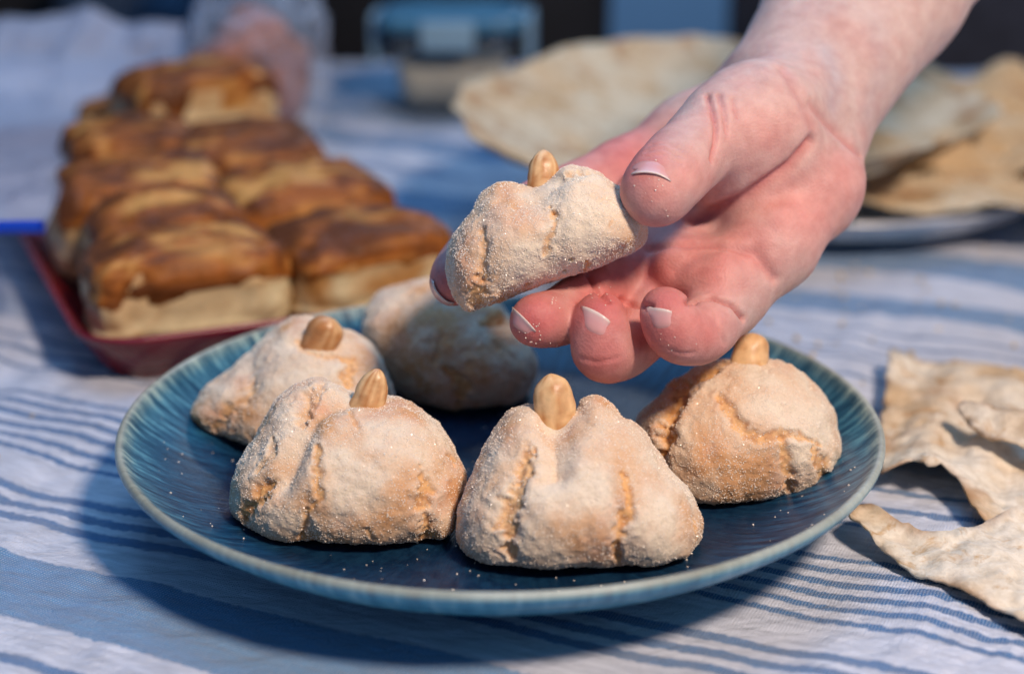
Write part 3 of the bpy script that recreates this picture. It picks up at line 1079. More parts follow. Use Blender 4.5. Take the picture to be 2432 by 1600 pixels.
hh = mth('ADD', vo.outputs['Distance'], mth('ADD', mth('MULTIPLY', nz.outputs['Fac'], 0.8), mth('MULTIPLY', fw.outputs['Fac'], 1.2)))
bp = N(nt, 'ShaderNodeBump', inp={'Strength': 0.27, 'Distance': 0.0004})
L(nt, hh, bp.inputs['Height'])
L(nt, bp.outputs[0], b.inputs['Normal'])


def J(px_, py_, dz, r_):
    return (pc(px_, py_, HD + dz), r_)


def smooth_chain(pts, n=5):
    """Catmull-Rom through joints so that a finger bends softly"""
    P = np.array([np.append(p, r_) for p, r_ in pts])
    q = smooth_profile(P, n)
    return [(a[:3], a[3]) for a in q]


lo = pc(960, 960, HD - 40)
lo = np.array([-40.0, -22.0, HD - 36])
hi = np.array([213.0, 206.0, HD + 176])
hs = 0.9
hf = lo + hs * np.array([145, 160, 125])     # the fingers need only this much of the lattice
palm = Field(lo, hi, hs)
K = 9.0
# wrist and forearm: two bones side by side
palm.chain([J(1850, 195, 52, 17.5), J(1975, 0, 78, 21.5), J(2210, -380, 135, 27)], K)
palm.chain([J(1948, 285, 46, 16.5), J(2130, 0, 74, 21.5), J(2420, -380, 130, 28)], K)
palm.chain([J(1900, 240, 48, 18), J(2050, 0, 76, 22)], K)
# metacarpals
IM, MM, RM, PM = J(1482, 428, 58, 12.0), J(1555, 560, 42, 12.0), J(1622, 660, 30, 11.5), J(1722, 708, 12, 10.6)
palm.chain([J(1800, 240, 58, 15), J(1640, 330, 64, 13.5), IM], K)
palm.chain([J(1860, 290, 54, 16), MM], K)
palm.chain([J(1900, 330, 50, 16), RM], K)
palm.chain([J(1930, 330, 46, 15), J(1925, 440, 32, 15.5), J(1832, 582, 20, 13), PM], K)
palm.chain([IM, MM, RM, PM], K)
# ball of the thumb
palm.chain([J(1870, 250, 36, 16), J(1800, 300, 24, 19), J(1738, 330, 18, 17)], K)
palm.chain([J(1830, 380, 28, 14), J(1740, 410, 24, 12)], K)
# heel pads under the fingers
palm.chain([J(1620, 640, 16, 9), J(1700, 650, 12, 9)], K)
thumb = Field(lo, hf, hs)
thumb.chain(smooth_chain([J(1800, 270, 28, 15), J(1722, 298, 14, 12.6), J(1648, 360, 2, 10.8), J(1592, 415, -8, 10.4), J(1554, 460, -15, 9.7)]), 3)
palm.union(thumb, 3.5)
index = Field(lo, hf, hs)
index.chain(smooth_chain([IM, J(1285, 500, 41, 10), J(1140, 600, 26, 9), J(1078, 668, 10, 7.7)]), 3)
palm.union(index, 4)
mid = Field(lo, hf, hs)
mid.chain(smooth_chain([MM, J(1425, 690, 18, 9.6), J(1330, 750, 0, 8.0), J(1268, 762, -13, 7.1)]), 3)
palm.union(mid, 3)
ring = Field(lo, hf, hs)
ring.chain(smooth_chain([RM, J(1500, 812, 10, 8.9), J(1434, 836, -9, 8.0), J(1426, 790, -13, 7.0), J(1425, 750, -10, 6.7)]), 3)
palm.union(ring, 1.5)
pink = Field(lo, hf, hs)
pink.chain(smooth_chain([PM, J(1664, 790, -4, 8.4), J(1606, 788, -14, 7.5), J(1586, 752, -16, 6.3), J(1577, 734, -13, 5.8)]), 3)
palm.union(pink, 1.5)
for b_ in (palm.D[0], palm.D[-1], palm.D[:, 0], palm.D[:, -1], palm.D[:, :, 0], palm.D[:, :, -1]):
    np.maximum(b_, 0.5, out=b_)
Vc, Q = surfnet(palm.D, lo, hs)
Vc = relax(Vc, Q, 4, 0.5)
V = c2w(Vc)
Q = winding(V, Q)
Nn = vnormals(V, Q)
bvH = bvh_of(V, Q)
d = 0.25 * fbm(Vc / 9, 2, 77)
red = np.zeros(len(V))
for pts, wd_, dp, rd in [
        ([(1930, 335), (1880, 392), (1774, 467), (1700, 500), (1645, 522)], 2.0, 2.0, .55),
        ([(1678, 225), (1692, 265), (1700, 300), (1700, 345), (1690, 380)], 0.9, 1.1, .5),
        ([(1706, 225), (1722, 275), (1726, 315)], 0.9, 0.8, .3),
        ([(1740, 235), (1752, 280)], 0.9, 0.5, .2),
        ([(1535, 360), (1570, 352), (1615, 372)], 0.5, 0.4, .15),
        ([(1528, 372), (1575, 366), (1618, 388)], 0.5, 0.4, .15),
        ([(1545, 345), (1580, 340), (1620, 356)], 0.5, 0.35, .15),
        ([(1545, 592), (1600, 578), (1700, 578), (1790, 600), (1840, 662)], 1.8, 1.1, .35),
        ([(1600, 640), (1640, 610), (1700, 590)], 2.5, 0.8, .2),
        ([(1632, 718), (1690, 706), (1740, 724), (1770, 758)], 1.0, 1.6, .6),
        ([(1700, 745), (1712, 790), (1722, 815)], 0.9, 0.5, .15),
        ([(1470, 712), (1510, 726), (1545, 728)], 1.0, 1.4, .6),
        ([(1398, 652), (1420, 690), (1445, 715)], 1.0, 1.4, .6),
        ([(1930, 250), (1975, 305), (2045, 368)], 2.0, 0.9, .35),
        ([(1860, 165), (1905, 235), (1930, 300)], 2.5, 0.7, .2),
        ([(1380, 850), (1420, 862), (1470, 850)], 0.7, 0.35, .1),
        ([(1590, 830), (1620, 840), (1650, 838)], 0.7, 0.3, .1)]:
    P = polyhit(bvH, pts, 8)
    if len(P) > 1:
        dist, _ = polydist(V, P)
        g = np.exp(-(dist * 1000 / wd_) ** 2)
        d -= 1.35 * dp * g
        red = np.maximum(red, rd * g)
V2 = V + Nn * d[:, None] / 1000
px_, py_ = pix(V2)
pale = np.array([0.58, 0.42, 0.37])
pink_c = np.array([0.72, 0.29, 0.245])
redc = np.array([0.50, 0.095, 0.095])  # skin redness, deepened on ring and middle fingers as painted shade
pk = np.zeros(len(V2))
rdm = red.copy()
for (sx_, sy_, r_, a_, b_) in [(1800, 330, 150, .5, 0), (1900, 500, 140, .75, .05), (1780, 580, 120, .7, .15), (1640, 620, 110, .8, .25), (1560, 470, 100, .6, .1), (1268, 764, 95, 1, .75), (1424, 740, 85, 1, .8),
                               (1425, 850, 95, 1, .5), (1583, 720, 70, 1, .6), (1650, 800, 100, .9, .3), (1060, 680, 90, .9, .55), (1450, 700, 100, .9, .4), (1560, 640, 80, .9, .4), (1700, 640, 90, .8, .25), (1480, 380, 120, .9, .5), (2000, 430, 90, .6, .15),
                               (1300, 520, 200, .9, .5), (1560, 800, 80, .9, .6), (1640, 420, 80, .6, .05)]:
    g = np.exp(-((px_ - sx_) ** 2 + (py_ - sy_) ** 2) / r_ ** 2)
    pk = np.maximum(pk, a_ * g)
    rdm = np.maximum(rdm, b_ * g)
mot = 0.5 + 0.5 * fbm(Vc / 6, 3, 31)
pk = np.clip(pk + 0.18 * (mot - 0.5), 0, 1)
col = pale * (1 - pk[:, None]) + pink_c * pk[:, None]
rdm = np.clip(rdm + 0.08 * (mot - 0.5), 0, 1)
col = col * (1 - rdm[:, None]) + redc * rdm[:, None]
for vp, vw, vc, va in [([(1985, 60), (2030, 95), (2078, 135)], 5.0, (0.50, 0.26, 0.22), .55), ([(1960, 120), (1985, 180), (1975, 250)], 4.0, (0.40, 0.36, 0.40), .45), ([(2080, 60), (2095, 160), (2060, 270)], 4.5, (0.42, 0.36, 0.38), .3)]:
    P = polyhit(bvH, vp, 8)
    dist, _ = polydist(V, P)
    g = (va * np.exp(-(dist * 1000 / vw) ** 2))[:, None]
    col = col * (1 - g) + np.array(vc) * g
hand = thing('person', 'right forearm and hand of a person reaching in over the plate, holding up a cookie', 'person', [float(x) for x in c2w(pc(1900, 300, HD + 45)[None])[0]])
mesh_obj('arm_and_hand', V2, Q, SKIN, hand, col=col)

# the rolled sleeve starts above the frame
slv = Field(np.array([120.0, 120.0, 560.0]), np.array([420.0, 470.0, 960.0]), 5.0)
slv.chain([J(2370, -340, 122, 36), J(2430, -430, 132, 38), J(2900, -1000, 290, 48)], 6)
Vs, Qs = surfnet(slv.D, slv.lo, slv.h)
Vs = c2w(relax(Vs, Qs, 2))
Vs = Vs + vnormals(Vs, winding(Vs, Qs)) * (0.004 * fbm(Vs * 30, 3, 8))[:, None]
mesh_obj('sleeve', Vs, winding(Vs, Qs), simple('dark_sleeve', (0.03, 0.035, 0.05), 0.9, noise=0.3, scale=40), hand)

# nails: curved plates laid on the flesh
NAIL, nt, b = newmat('nail')
at = N(nt, 'ShaderNodeAttribute', attribute_name='tip')
r = ramp(nt, [(0.0, (0.60, 0.30, 0.27)), (0.55, (0.64, 0.33, 0.32)), (0.84, (0.66, 0.40, 0.38)), (0.92, (0.74, 0.60, 0.53))])
L(nt, at.outputs['Fac'], r.inputs[0])
L(nt, r.outputs[0], b.inputs['Base Color'])
b.inputs['Roughness'].default_value = 0.25
b.inputs['Subsurface Weight'].default_value = 0.2
b.inputs['Subsurface Radius'].default_value = (0.002, 0.001, 0.0008)
bvH2 = bvh_of(V2, Q)


def make_nail(e0, e1, b1, b0, out=0.9, bow=0.0, n=14, th=0.3, rbow=None, dz=None, th_=0):
    """free edge e0-e1, root b0-b1 (pixels); plate follows the flesh"""
    top = []
    tipv = []
    for i in range(n):
        v = i / (n - 1)                   # 0 root .. 1 free edge
        for j in range(n):
            u = j / (n - 1)
            a = np.array(b0) * (1 - u) + np.array(b1) * u
            c = np.array(e0) * (1 - u) + np.array(e1) * u
            bw = bow * 4 * u * (1 - u)
            dirv = (np.array(e0) + np.array(e1) - np.array(b0) - np.array(b1)) / 2
            dirv = dirv / max(np.linalg.norm(dirv), 1e-6)
            rb_ = (bow * .9 if rbow is None else rbow) * 4 * u * (1 - u)
            p = a * (1 - v) + c * v + dirv * (bw * v - rb_ * (1 - v))
            if dz is None:
                h_, nn_ = hit(bvH2, *p)
            else:
                h_, nn_, _, _ = bvH2.find_nearest(Vector(atd(p[0], p[1], (HD + dz[1] + (dz[0] - dz[1]) * v) / 1000)))
            if h_ is None:
                h_, nn_, _, _ = bvH2.find_nearest(Vector(atd(p[0], p[1], (HD - 10) / 1000)))
            top.append(np.array(h_) + np.array(nn_) * (0.00025 + out * 0.001 * max(0, v - 0.45) ** 2 * 2.2 - 0.0006 * max(0, 0.12 - v) * 8 - 0.0006 * (abs(u - .5) * 2) ** 6))
            tipv.append(v)
    top = np.array(top)
    T3 = top.reshape(n, n, 3)
    for _ in range(3):                    # fair the plate
        T4 = T3.copy()
        T4[1:-1, 1:-1] = (T3[:-2, 1:-1] + T3[2:, 1:-1] + T3[1:-1, :-2] + T3[1:-1, 2:]) / 4
        T4[-1, 1:-1] = 0.5 * T3[-1, 1:-1] + 0.25 * (T3[-1, :-2] + T3[-1, 2:])
        T3 = T4
    top = T3.reshape(-1, 3)
    Fc = []
    for i in range(n - 1):
        for j in range(n - 1):
            Fc.append([i * n + j, i * n + j + 1, (i + 1) * n + j + 1, (i + 1) * n + j])
    o = mesh_obj('fingernail', top, Fc, NAIL, hand, attrs={'tip': tipv})
    nrm = vnormals(top, np.array(Fc))
    flip = ((CAM - top) * nrm).sum() < 0
    if flip:
        o.data.flip_normals()
    m = o.modifiers.new('thick', 'SOLIDIFY')
    m.thickness = th / 1000
    m.offset = -0.2
    return o


z2 = lambda x, y: (1350 + x / 1.649, y / 1.649)
z9 = lambda x, y: (980 + x / 2.902, 560 + y / 2.902)
make_nail(z9(1168, 487), z9(1360, 590), z9(1330, 700), z9(1175, 640), bow=4)                   # ring
make_nail(z9(1608, 502), z9(1785, 520), z9(1795, 625), z9(1660, 650), bow=3)                   # little
make_nail(z9(658, 472), z9(850, 655), z9(800, 690), z9(655, 590), bow=5)                       # middle
make_nail((1012, 668), (1074, 744), (1090, 716), (1030, 640), bow=4, dz=(3, 18), out=1.2)     # index
make_nail(z2(206, 704), z2(400, 712), z2(392, 660), z2(232, 655), bow=-17, rbow=20, out=1.0)   # thumb

# a few sugar crystals cling to the fingertips
rng = np.random.default_rng(21)
P = []
for (x, y, r_, n_) in [(1268, 790, 50, 26), (1320, 720, 25, 10), (1545, 420, 45, 12), (1590, 470, 60, 8), (1424, 700, 40, 8), (1620, 830, 50, 6), (1210, 700, 30, 10)]:
    for _ in range(n_):
        h_, n__ = hit(bvH2, x + rng.normal(0, r_ * .5), y + rng.normal(0, r_ * .5))
        if h_ is not None:
            P.append(np.array(h_) + np.array(n__) * .00008)
gv, gf = grains(np.array(P), 0.00019, rng)
g = mesh_obj('sugar_grains', gv, gf, SUG, hand, smooth=False)
g['kind'] = 'stuff'

# ================================================================== spilled sugar on the plate
rng = np.random.default_rng(5)
n = 420
a = rng.random(n) * 2 * np.pi
r_ = 0.112 * np.sqrt(rng.random(n))
P = np.stack([r_ * np.cos(a), r_ * np.sin(a), np.interp(r_, [0, .08, .09, .098, .108, .115], [PZ, PZ + .0002, PZ + .002, .0135, .019, .0245]) + .0002], 1)
gv, gf = grains(P, 0.00024, rng)
g = mesh_obj('spilled_sugar', gv, gf, SUG, smooth=False, origin=(0, 0, PZ))
tag(g, 'loose sugar crystals scattered over the dark plate between the cookies', 'sugar', kind='stuff')


# ================================================================== rounded-rectangle lofts
def rrect(w, d, r, n=8):
    pts = []
    for cx, cy, a0 in ((w / 2 - r, d / 2 - r, 0), (-w / 2 + r, d / 2 - r, 90), (-w / 2 + r, -d / 2 + r, 180), (w / 2 - r, -d / 2 + r, 270)):
        for k in range(n + 1):
            a = math.radians(a0 + 90 * k / n)
            pts.append((cx + r * math.cos(a), cy + r * math.sin(a)))
    return np.array(pts)


def loft(rings, cap0=True, cap1=True):
    """rings: list of (w, d, r, z); returns verts and faces"""
    V = []
    Fc = []
    for w, d, r, z in rings:
        p = rrect(w, d, r)
        V.append(np.column_stack([p, np.full(len(p), z)]))
    m = len(V[0])
    for i in range(len(rings) - 1):
        for j in range(m):
            k = (j + 1) % m
            Fc.append([i * m + j, i * m + k, (i + 1) * m + k, (i + 1) * m + j])
    if cap0:
        Fc.append(list(range(m))[::-1])
    if cap1:
        Fc.append([(len(rings) - 1) * m + j for j in range(m)])
    return np.concatenate(V), Fc


def place(V, ang, loc):
    c, s = math.cos(ang), math.sin(ang)
    R = np.array([[c, -s, 0], [s, c, 0], [0, 0, 1]])
    return np.asarray(V) @ R.T + np.array(loc)


# ================================================================== red tray and its pastries
TA = math.atan2(.396, .918)
TC = np.array([-.153, .080])
E1 = np.array([.918, .396])
E2 = np.array([-.396, .918])
TWID, TLEN = .160, .375
tcen = TC + E1 * TWID / 2 + E2 * TLEN / 2
red_m = simple('red_lacquer', (0.17, 0.006, 0.012), 0.25, noise=0.25, scale=30)
rings = [(TWID - .034, TLEN - .034, .012, .0006), (TWID - .026, TLEN - .026, .016, .0010), (TWID - .006, TLEN - .006, .022, .0165), (TWID, TLEN, .024, .0200), (TWID + .001, TLEN + .001, .024, .0215), (TWID - .002, TLEN - .002, .023, .0222),
         (TWID - .006, TLEN - .006, .022, .0205), (TWID - .012, TLEN - .012, .020, .0150), (TWID - .030, TLEN - .030, .015, .0042), (TWID - .040, TLEN - .040, .010, .0034)]
V, Fc = loft(rings)
tray = mesh_obj('serving_tray', place(V, TA, (tcen[0], tcen[1], 0)), Fc, red_m, origin=(tcen[0], tcen[1], 0))
tag(tray, 'long dark red tray with rounded corners holding rows of browned puff pastries', 'tray')

PASTRY = colmat('puff_pastry', rough=0.55, sss=0.1, radius=(0.003, .0016, .0008), nscale=160, namp=0.22, bump=0.5, bdist=0.001)
CRUSTB = colmat('browned_crust', rough=0.46, sss=0.0, nscale=130, namp=0.3, bump=0.6, bdist=0.0015, spec=0.16)


def superell(w, d, h, e1, e2, nu=110, nv=64):
    V = []
    for i in range(nv + 1):
        ph = -math.pi / 2 + math.pi * i / nv
        for j in range(nu):
            th = 2 * math.pi * j / nu
            sp = lambda v, e: math.copysign(abs(v) ** e, v)
            V.append((w / 2 * sp(math.cos(ph), e1) * sp(math.cos(th), e2), d / 2 * sp(math.cos(ph), e1) * sp(math.sin(th), e2), h / 2 * (1 + sp(math.sin(ph), e1))))
    Fc = []
    for i in range(nv):
        for j in range(nu):
            k = (j + 1) % nu
            Fc.append([i * nu + j, i * nu + k, (i + 1) * nu + k, (i + 1) * nu + j])
    return np.array(V), np.array(Fc)


def make_pastry(ab, size, label, seed, zb=.0045, yaw=0.0, tilt=0.0, brown=0.6):
    w, d, h = size
    rr = random.Random(seed)
    yaw += rr.uniform(-.07, .07)
    tilt += rr.uniform(-.03, .10)
    c2 = TC + E1 * ab[0] + E2 * ab[1]
    loc = (float(c2[0]), float(c2[1]), zb)
    t = thing('puff_pastry', label, 'pastry', loc, 'puff pastries on the red tray')
    V, Fc = superell(w, d, h, 0.42, 0.38)
    X = V * 1000 + seed * 50
    Nn = vnormals(V, Fc)
    lay = np.sin(V[:, 2] * 1000 * 1.5 + 2.5 * fbm(X / 14, 2, seed))
    up_ = sstep(.55 * h, .85 * h, V[:, 2])
    dd = 1.7 * fbm(X / 18, 3, seed) + (0.8 * lay + 1.0 * fbm(X / np.array([8, 8, 2.4]), 3, seed + 3)) * (1 - up_) + up_ * 1.0 * fbm(X / 8, 3, seed + 4)
    Vb = V + Nn * dd[:, None] / 1000
    Vb[:, 2] = np.maximum(Vb[:, 2], 0)
    # the top domes upward
    dome = 1 - ((V[:, 0] / (w / 2)) ** 2 + (V[:, 1] / (d / 2)) ** 2) * 0.5
    top = sstep(.5 * h, h, V[:, 2])
    Vb[:, 2] += top * dome * 0.004

    def tf(Q_):
        c, s = math.cos(tilt), math.sin(tilt)
        Rx = np.array([[1, 0, 0], [0, c, -s], [0, s, c]])
        return place(Q_ @ Rx.T, TA + yaw, loc)
    cream = np.array([0.76, 0.63, 0.37])
    gold = np.array([0.46, 0.22, 0.06])
    dk = np.array([0.13, 0.042, 0.012])
    f = np.clip((0.10 if seed == 11 else 0.38) + 0.5 * fbm(X / 10, 3, seed + 7) + 0.55 * sstep(.5 * h, .85 * h, V[:, 2]) + 0.42 * lay * fbm(X / 9, 2, seed + 30) + .16 * lay, 0, 1)
    col = cream * (1 - f[:, None]) + gold * f[:, None]
    mesh_obj('flaky_layers', tf(Vb), Fc, PASTRY, t, col=col)
    # browned crust: the cap of the block, ragged at its edge
    thr_ = h * (0.68 + 0.17 * fbm(X / 11 + seed, 3, seed + 11))
    on = sstep(-.0016, .0016, Vb[:, 2] - thr_)
    keep = V[Fc].mean(1)[:, 2] > h * .25
    Fk = Fc[keep]
    used = np.unique(Fk)
    rem = -np.ones(len(Vb), int)
    rem[used] = np.arange(len(used))
    Vk = (Vb + Nn * (-0.0016 + 0.0024 * on)[:, None] + 0.0004 * Nn * fbm(X / 5, 2, seed + 13)[:, None])[used]
    ridge = np.exp(-((V[:, 1] - d * .28 + .003 * np.sin(V[:, 0] * 90 + seed)) / .005) ** 2) + .7 * np.exp(-((np.abs(V[:, 0]) - w * .43) / .004) ** 2)
    g = np.clip(brown + .04 + 0.75 * fbm(X / np.array([16, 9, 9]), 4, seed + 17) + 0.4 * ridge - .05, 0, 1)[used]
    hi_ = np.array([0.62, 0.31, 0.085])
    md = np.array([0.34, 0.105, 0.018])
    ck = np.where(g[:, None] < .5, hi_ + (md - hi_) * (g[:, None] * 2), md + (dk - md) * (g[:, None] * 2 - 1))
    o = mesh_obj('browned_crust', tf(Vk), rem[Fk], CRUSTB, t, col=ck)
    m = o.modifiers.new('thick', 'SOLIDIFY')
    m.thickness = .0010
    m.offset = -1
    return t


make_pastry((.050, .052), (.079, .048, .036), 'front left puff pastry with thick pale flaky side and glossy brown top', 11, brown=.55)
make_pastry((.052, .092), (.066, .046, .040), 'puff pastry with two pale nicks in its crust, just behind the front left one', 12, brown=.6, zb=.006, tilt=.12)
make_pastry((.050, .142), (.076, .050, .043), 'puff pastry with a wide pale side, third from the front in the left row', 13, brown=.45, zb=.007, yaw=-.05, tilt=.10)
make_pastry((.060, .200), (.062, .056, .047), 'flat topped orange brown puff pastry beside the plastic bag', 14, brown=.6, zb=.008)
make_pastry((.122, .050), (.072, .058, .036), 'front right puff pastry with dark burnt blisters, nearest the blue plate', 15, brown=.7, yaw=.1)
make_pastry((.116, .112), (.074, .060, .040), 'light golden puff pastry in the middle of the right row', 16, brown=.35, zb=.006, yaw=.06)
make_pastry((.106, .178), (.078, .062, .046), 'dark brown puff pastry behind the golden one in the right row', 17, brown=.85, zb=.006, yaw=-.05)
make_pastry((.106, .262), (.076, .056, .046), 'puff pastry standing highest at the far end of the tray', 18, brown=.55, zb=.022, yaw=.25, tilt=-.12)
make_pastry((.098, .322), (.080, .050, .036), 'puff pastry mostly hidden at the tray end under the highest one', 19, brown=.55, zb=.006)

# ================================================================== milky plastic bag
bgm, nt, b = newmat('milky_plastic')
b.inputs['Base Color'].default_value = (0.70, 0.73, 0.84, 1)
b.inputs['Roughness'].default_value = 0.32
b.inputs['Specular IOR Level'].default_value = 0.5
tr = N(nt, 'ShaderNodeBsdfTransparent')
tl = N(nt, 'ShaderNodeBsdfTranslucent')
tl.inputs[0].default_value = (0.55, 0.62, 0.78, 1)
mx1 = N(nt, 'ShaderNodeMixShader')
mx1.inputs[0].default_value = 0.40
L(nt, b.outputs[0], mx1.inputs[1])
L(nt, tl.outputs[0], mx1.inputs[2])
mx2 = N(nt, 'ShaderNodeMixShader')
mx2.inputs[0].default_value = 0.50
L(nt, mx1.outputs[0], mx2.inputs[1])
L(nt, tr.outputs[0], mx2.inputs[2])
L(nt, mx2.outputs[0], nt.nodes['Material Output'].inputs['Surface'])
tc = N(nt, 'ShaderNodeTexCoord')
nz = N(nt, 'ShaderNodeTexNoise', inp={'Scale': 22.0, 'Detail': 3.0, 'Distortion': 1.0})
L(nt, tc.outputs['Object'], nz.inputs['Vector'])
bp = N(nt, 'ShaderNodeBump', inp={'Strength': 0.6, 'Distance': 0.006})
L(nt, nz.outputs['Fac'], bp.inputs['Height'])
L(nt, bp.outputs[0], b.inputs['Normal'])
nu, nv = 60, 60
Vf, Vb_ = [], []
for i in range(nv):
    v = i / (nv - 1)
    py_ = 548 + (52 - 548) * v
    xr = float(np.interp(py_, [52, 150, 230, 262, 290, 320, 400, 480, 548], [438, 438, 430, 380, 230, 178, 158, 135, 106]))
    dep = float(np.interp(py_, [52, 200, 290, 330, 400, 480, 548], [1.02, .985, .95, .89, .77, .70, .668]))
    for j in range(nu):
        u = j / (nu - 1)
        px_ = -260 + (xr + 260) * u
        topy = py_ + (8 * math.sin(u * 9) - (26 * math.exp(-((px_ - 215) / 60) ** 2))) * v ** 6
        th = 0.016 * math.sin(math.pi * u) ** .6 * math.sin(math.pi * v) ** .6
        p = atd(px_, topy, dep)
        w_ = 0.006 * float((1 - 2 * np.abs(fbm(p[None] * 22, 3, 51)))[0])
        nrm = -FWD * 0.8 + np.array([0, 0, 0.3])
        Vf.append(p + nrm * (th * .5 + w_))
        Vb_.append(p - nrm * (th * .5 + 0.0006))
Fc = []
for i in range(nv - 1):
    for j in range(nu - 1):
        a_ = i * nu + j
        Fc.append([a_, a_ + 1, a_ + nu + 1, a_ + nu])
        q_ = nu * nv
        Fc.append([q_ + a_, q_ + a_ + nu, q_ + a_ + nu + 1, q_ + a_ + 1])
for i in range(nv - 1):
    for j in (0, nu - 1):
        a_ = i * nu + j
        f_ = [a_, a_ + nu, nu * nv + a_ + nu, nu * nv + a_]
        Fc.append(f_ if j else f_[::-1])
bagloc = atd(100, 540, .67)
bag = thing('plastic_bag', 'milky translucent plastic bag with a blue zip edge beside the red tray', 'bag', [float(x) for x in bagloc])
mesh_obj('bag_film', np.array(Vf + Vb_), Fc, bgm, bag)
zm = simple('zip_blue', (0.004, 0.045, 0.45), 0.35)
zv, zf = [], []
nz_ = 20
for i in range(nz_):
    u = i / (nz_ - 1)
    px_ = -260 + (105 + 260) * u
    c = atd(px_, 541 + 2 * math.sin(u * 5), .664)
    for k in range(8):
        a_ = 2 * math.pi * k / 8
        zv.append(c + UP * .0027 * math.sin(a_) + FWD * .0016 * math.cos(a_))
for i in range(nz_ - 1):
    for k in range(8):
        k2 = (k + 1) % 8
        zf.append([i * 8 + k, i * 8 + k2, (i + 1) * 8 + k2, (i + 1) * 8 + k])
zf.append(list(range(8)))
zf.append([(nz_ - 1) * 8 + k for k in range(8)][::-1])
mesh_obj('zip_strip', np.array(zv), zf, zm, bag)

# ================================================================== person in the background, reaching to the bag
lo2, hi2 = np.array([-215.0, 60.0, 900.0]), np.array([-90.0, 210.0, 1090.0])
B = lambda x, y, d_, r_: (pc(x, y, d_), r_)
fh = Field(lo2, hi2, 1.6)
fh.chain([B(640, -40, 1010, 22), B(628, 60, 1000, 21), B(615, 130, 990, 23)], 6)
fh.chain([B(590, 120, 985, 20), B(600, 210, 985, 20), B(625, 255, 990, 16)], 8)
fh.chain([B(660, 150, 1000, 20), B(655, 240, 1000, 17)], 8)
for k_, (ya, yb) in enumerate([(118, 150), (150, 186), (184, 216), (216, 244)]):
    fh.chain([B(590, ya + 20, 975, 10.5), B(530, ya + 12 + 3 * k_, 962, 9.5), B(478 + 12 * k_, yb + 6, 960, 8.2), B(455 + 16 * k_, yb + 20, 966, 7.4)], 3)
fh.chain([B(640, 130, 975, 11), B(590, 118, 958, 10), B(535, 140, 950, 9), B(480, 160, 952, 8)], 3)
Vc, Q = surfnet(fh.D, lo2, 1.6)
Vc = relax(Vc, Q, 3)
V = c2w(Vc)
Q = winding(V, Q)
pcl = np.array([0.40, 0.18, 0.13]) * np.ones((len(V), 3)) * (0.85 + 0.2 * fbm(Vc / 12, 2, 3))[:, None]
pl = [float(x) for x in atd(615, 130, 1.0)]
person2 = thing('person', 'person in a slate blue shirt behind the pastries, only one hand and sleeve in view', 'person', pl)
mesh_obj('hand_and_forearm', V, Q, SKIN, person2, col=pcl)
shirt_m = simple('slate_shirt', (0.045, 0.075, 0.125), 0.85, noise=0.35, scale=25, bump=0.5)
lo3, hi3 = np.array([-420.0, 80.0, 930.0]), np.array([-40.0, 330.0, 1620.0])
fs = Field(lo3, hi3, 5.0)
fs.chain([B(632, 52, 1004, 27), B(640, -40, 1012, 31), B(640, -200, 1060, 37), B(600, -330, 1280, 45)], 8)
fs.chain([B(430, 120, 1480, 60), B(440, -160, 1480, 75)], 30)
fs.chain([B(300, 100, 1480, 55), B(320, -160, 1480, 72)], 30)
fs.chain([B(600, -330, 1280, 45), B(470, -300, 1470, 55)], 20)
Vc, Q = surfnet(fs.D, lo3, 5.0)
Vc = relax(Vc, Q, 2)
V = c2w(Vc)
Q = winding(V, Q)
V = V + vnormals(V, Q) * (0.006 * fbm(Vc / 30, 3, 8))[:, None]
mesh_obj('shirt', V, Q, shirt_m, person2)

# ================================================================== clear plastic bag crumpled round that hand
flm, nt, b = newmat('clear_film')
b.inputs['Base Color'].default_value = (0.62, 0.72, 0.88, 1)
b.inputs['Roughness'].default_value = 0.12
tr = N(nt, 'ShaderNodeBsdfTransparent')
lw = N(nt, 'ShaderNodeLayerWeight', inp={'Blend': 0.35})
mxf = N(nt, 'ShaderNodeMixShader')
fr = N(nt, 'ShaderNodeMapRange', inp={'To Min': 0.94, 'To Max': 0.35})
L(nt, lw.outputs['Facing'], fr.inputs['Value'])
L(nt, fr.outputs[0], mxf.inputs[0])
L(nt, b.outputs[0], mxf.inputs[1])
L(nt, tr.outputs[0], mxf.inputs[2])
L(nt, mxf.outputs[0], nt.nodes['Material Output'].inputs['Surface'])
fb_ = Field(np.array([-215.0, 70.0, 880.0]), np.array([-70.0, 250.0, 1100.0]), 1.8)
fb_.chain([B(618, 40, 1000, 36), B(612, 150, 985, 37), B(650, 235, 990, 24)], 10)
fb_.chain([B(660, 150, 990, 24), B(705, 245, 985, 15), B(722, 285, 985, 8)], 6)
Vc, Q = surfnet(fb_.D, fb_.lo, fb_.h)
Vc = relax(Vc, Q, 2)
V = c2w(Vc)
Q = winding(V, Q)
V = V + vnormals(V, Q) * (0.004 * (1 - 2 * np.abs(fbm(V * 45, 3, 19))))[:, None]
fl_loc = [float(x) for x in atd(630, 200, .99)]
o = mesh_obj('plastic_bag', V, Q, flm, origin=fl_loc)
tag(o, 'clear crumpled plastic bag around the hand behind the pastries', 'bag')

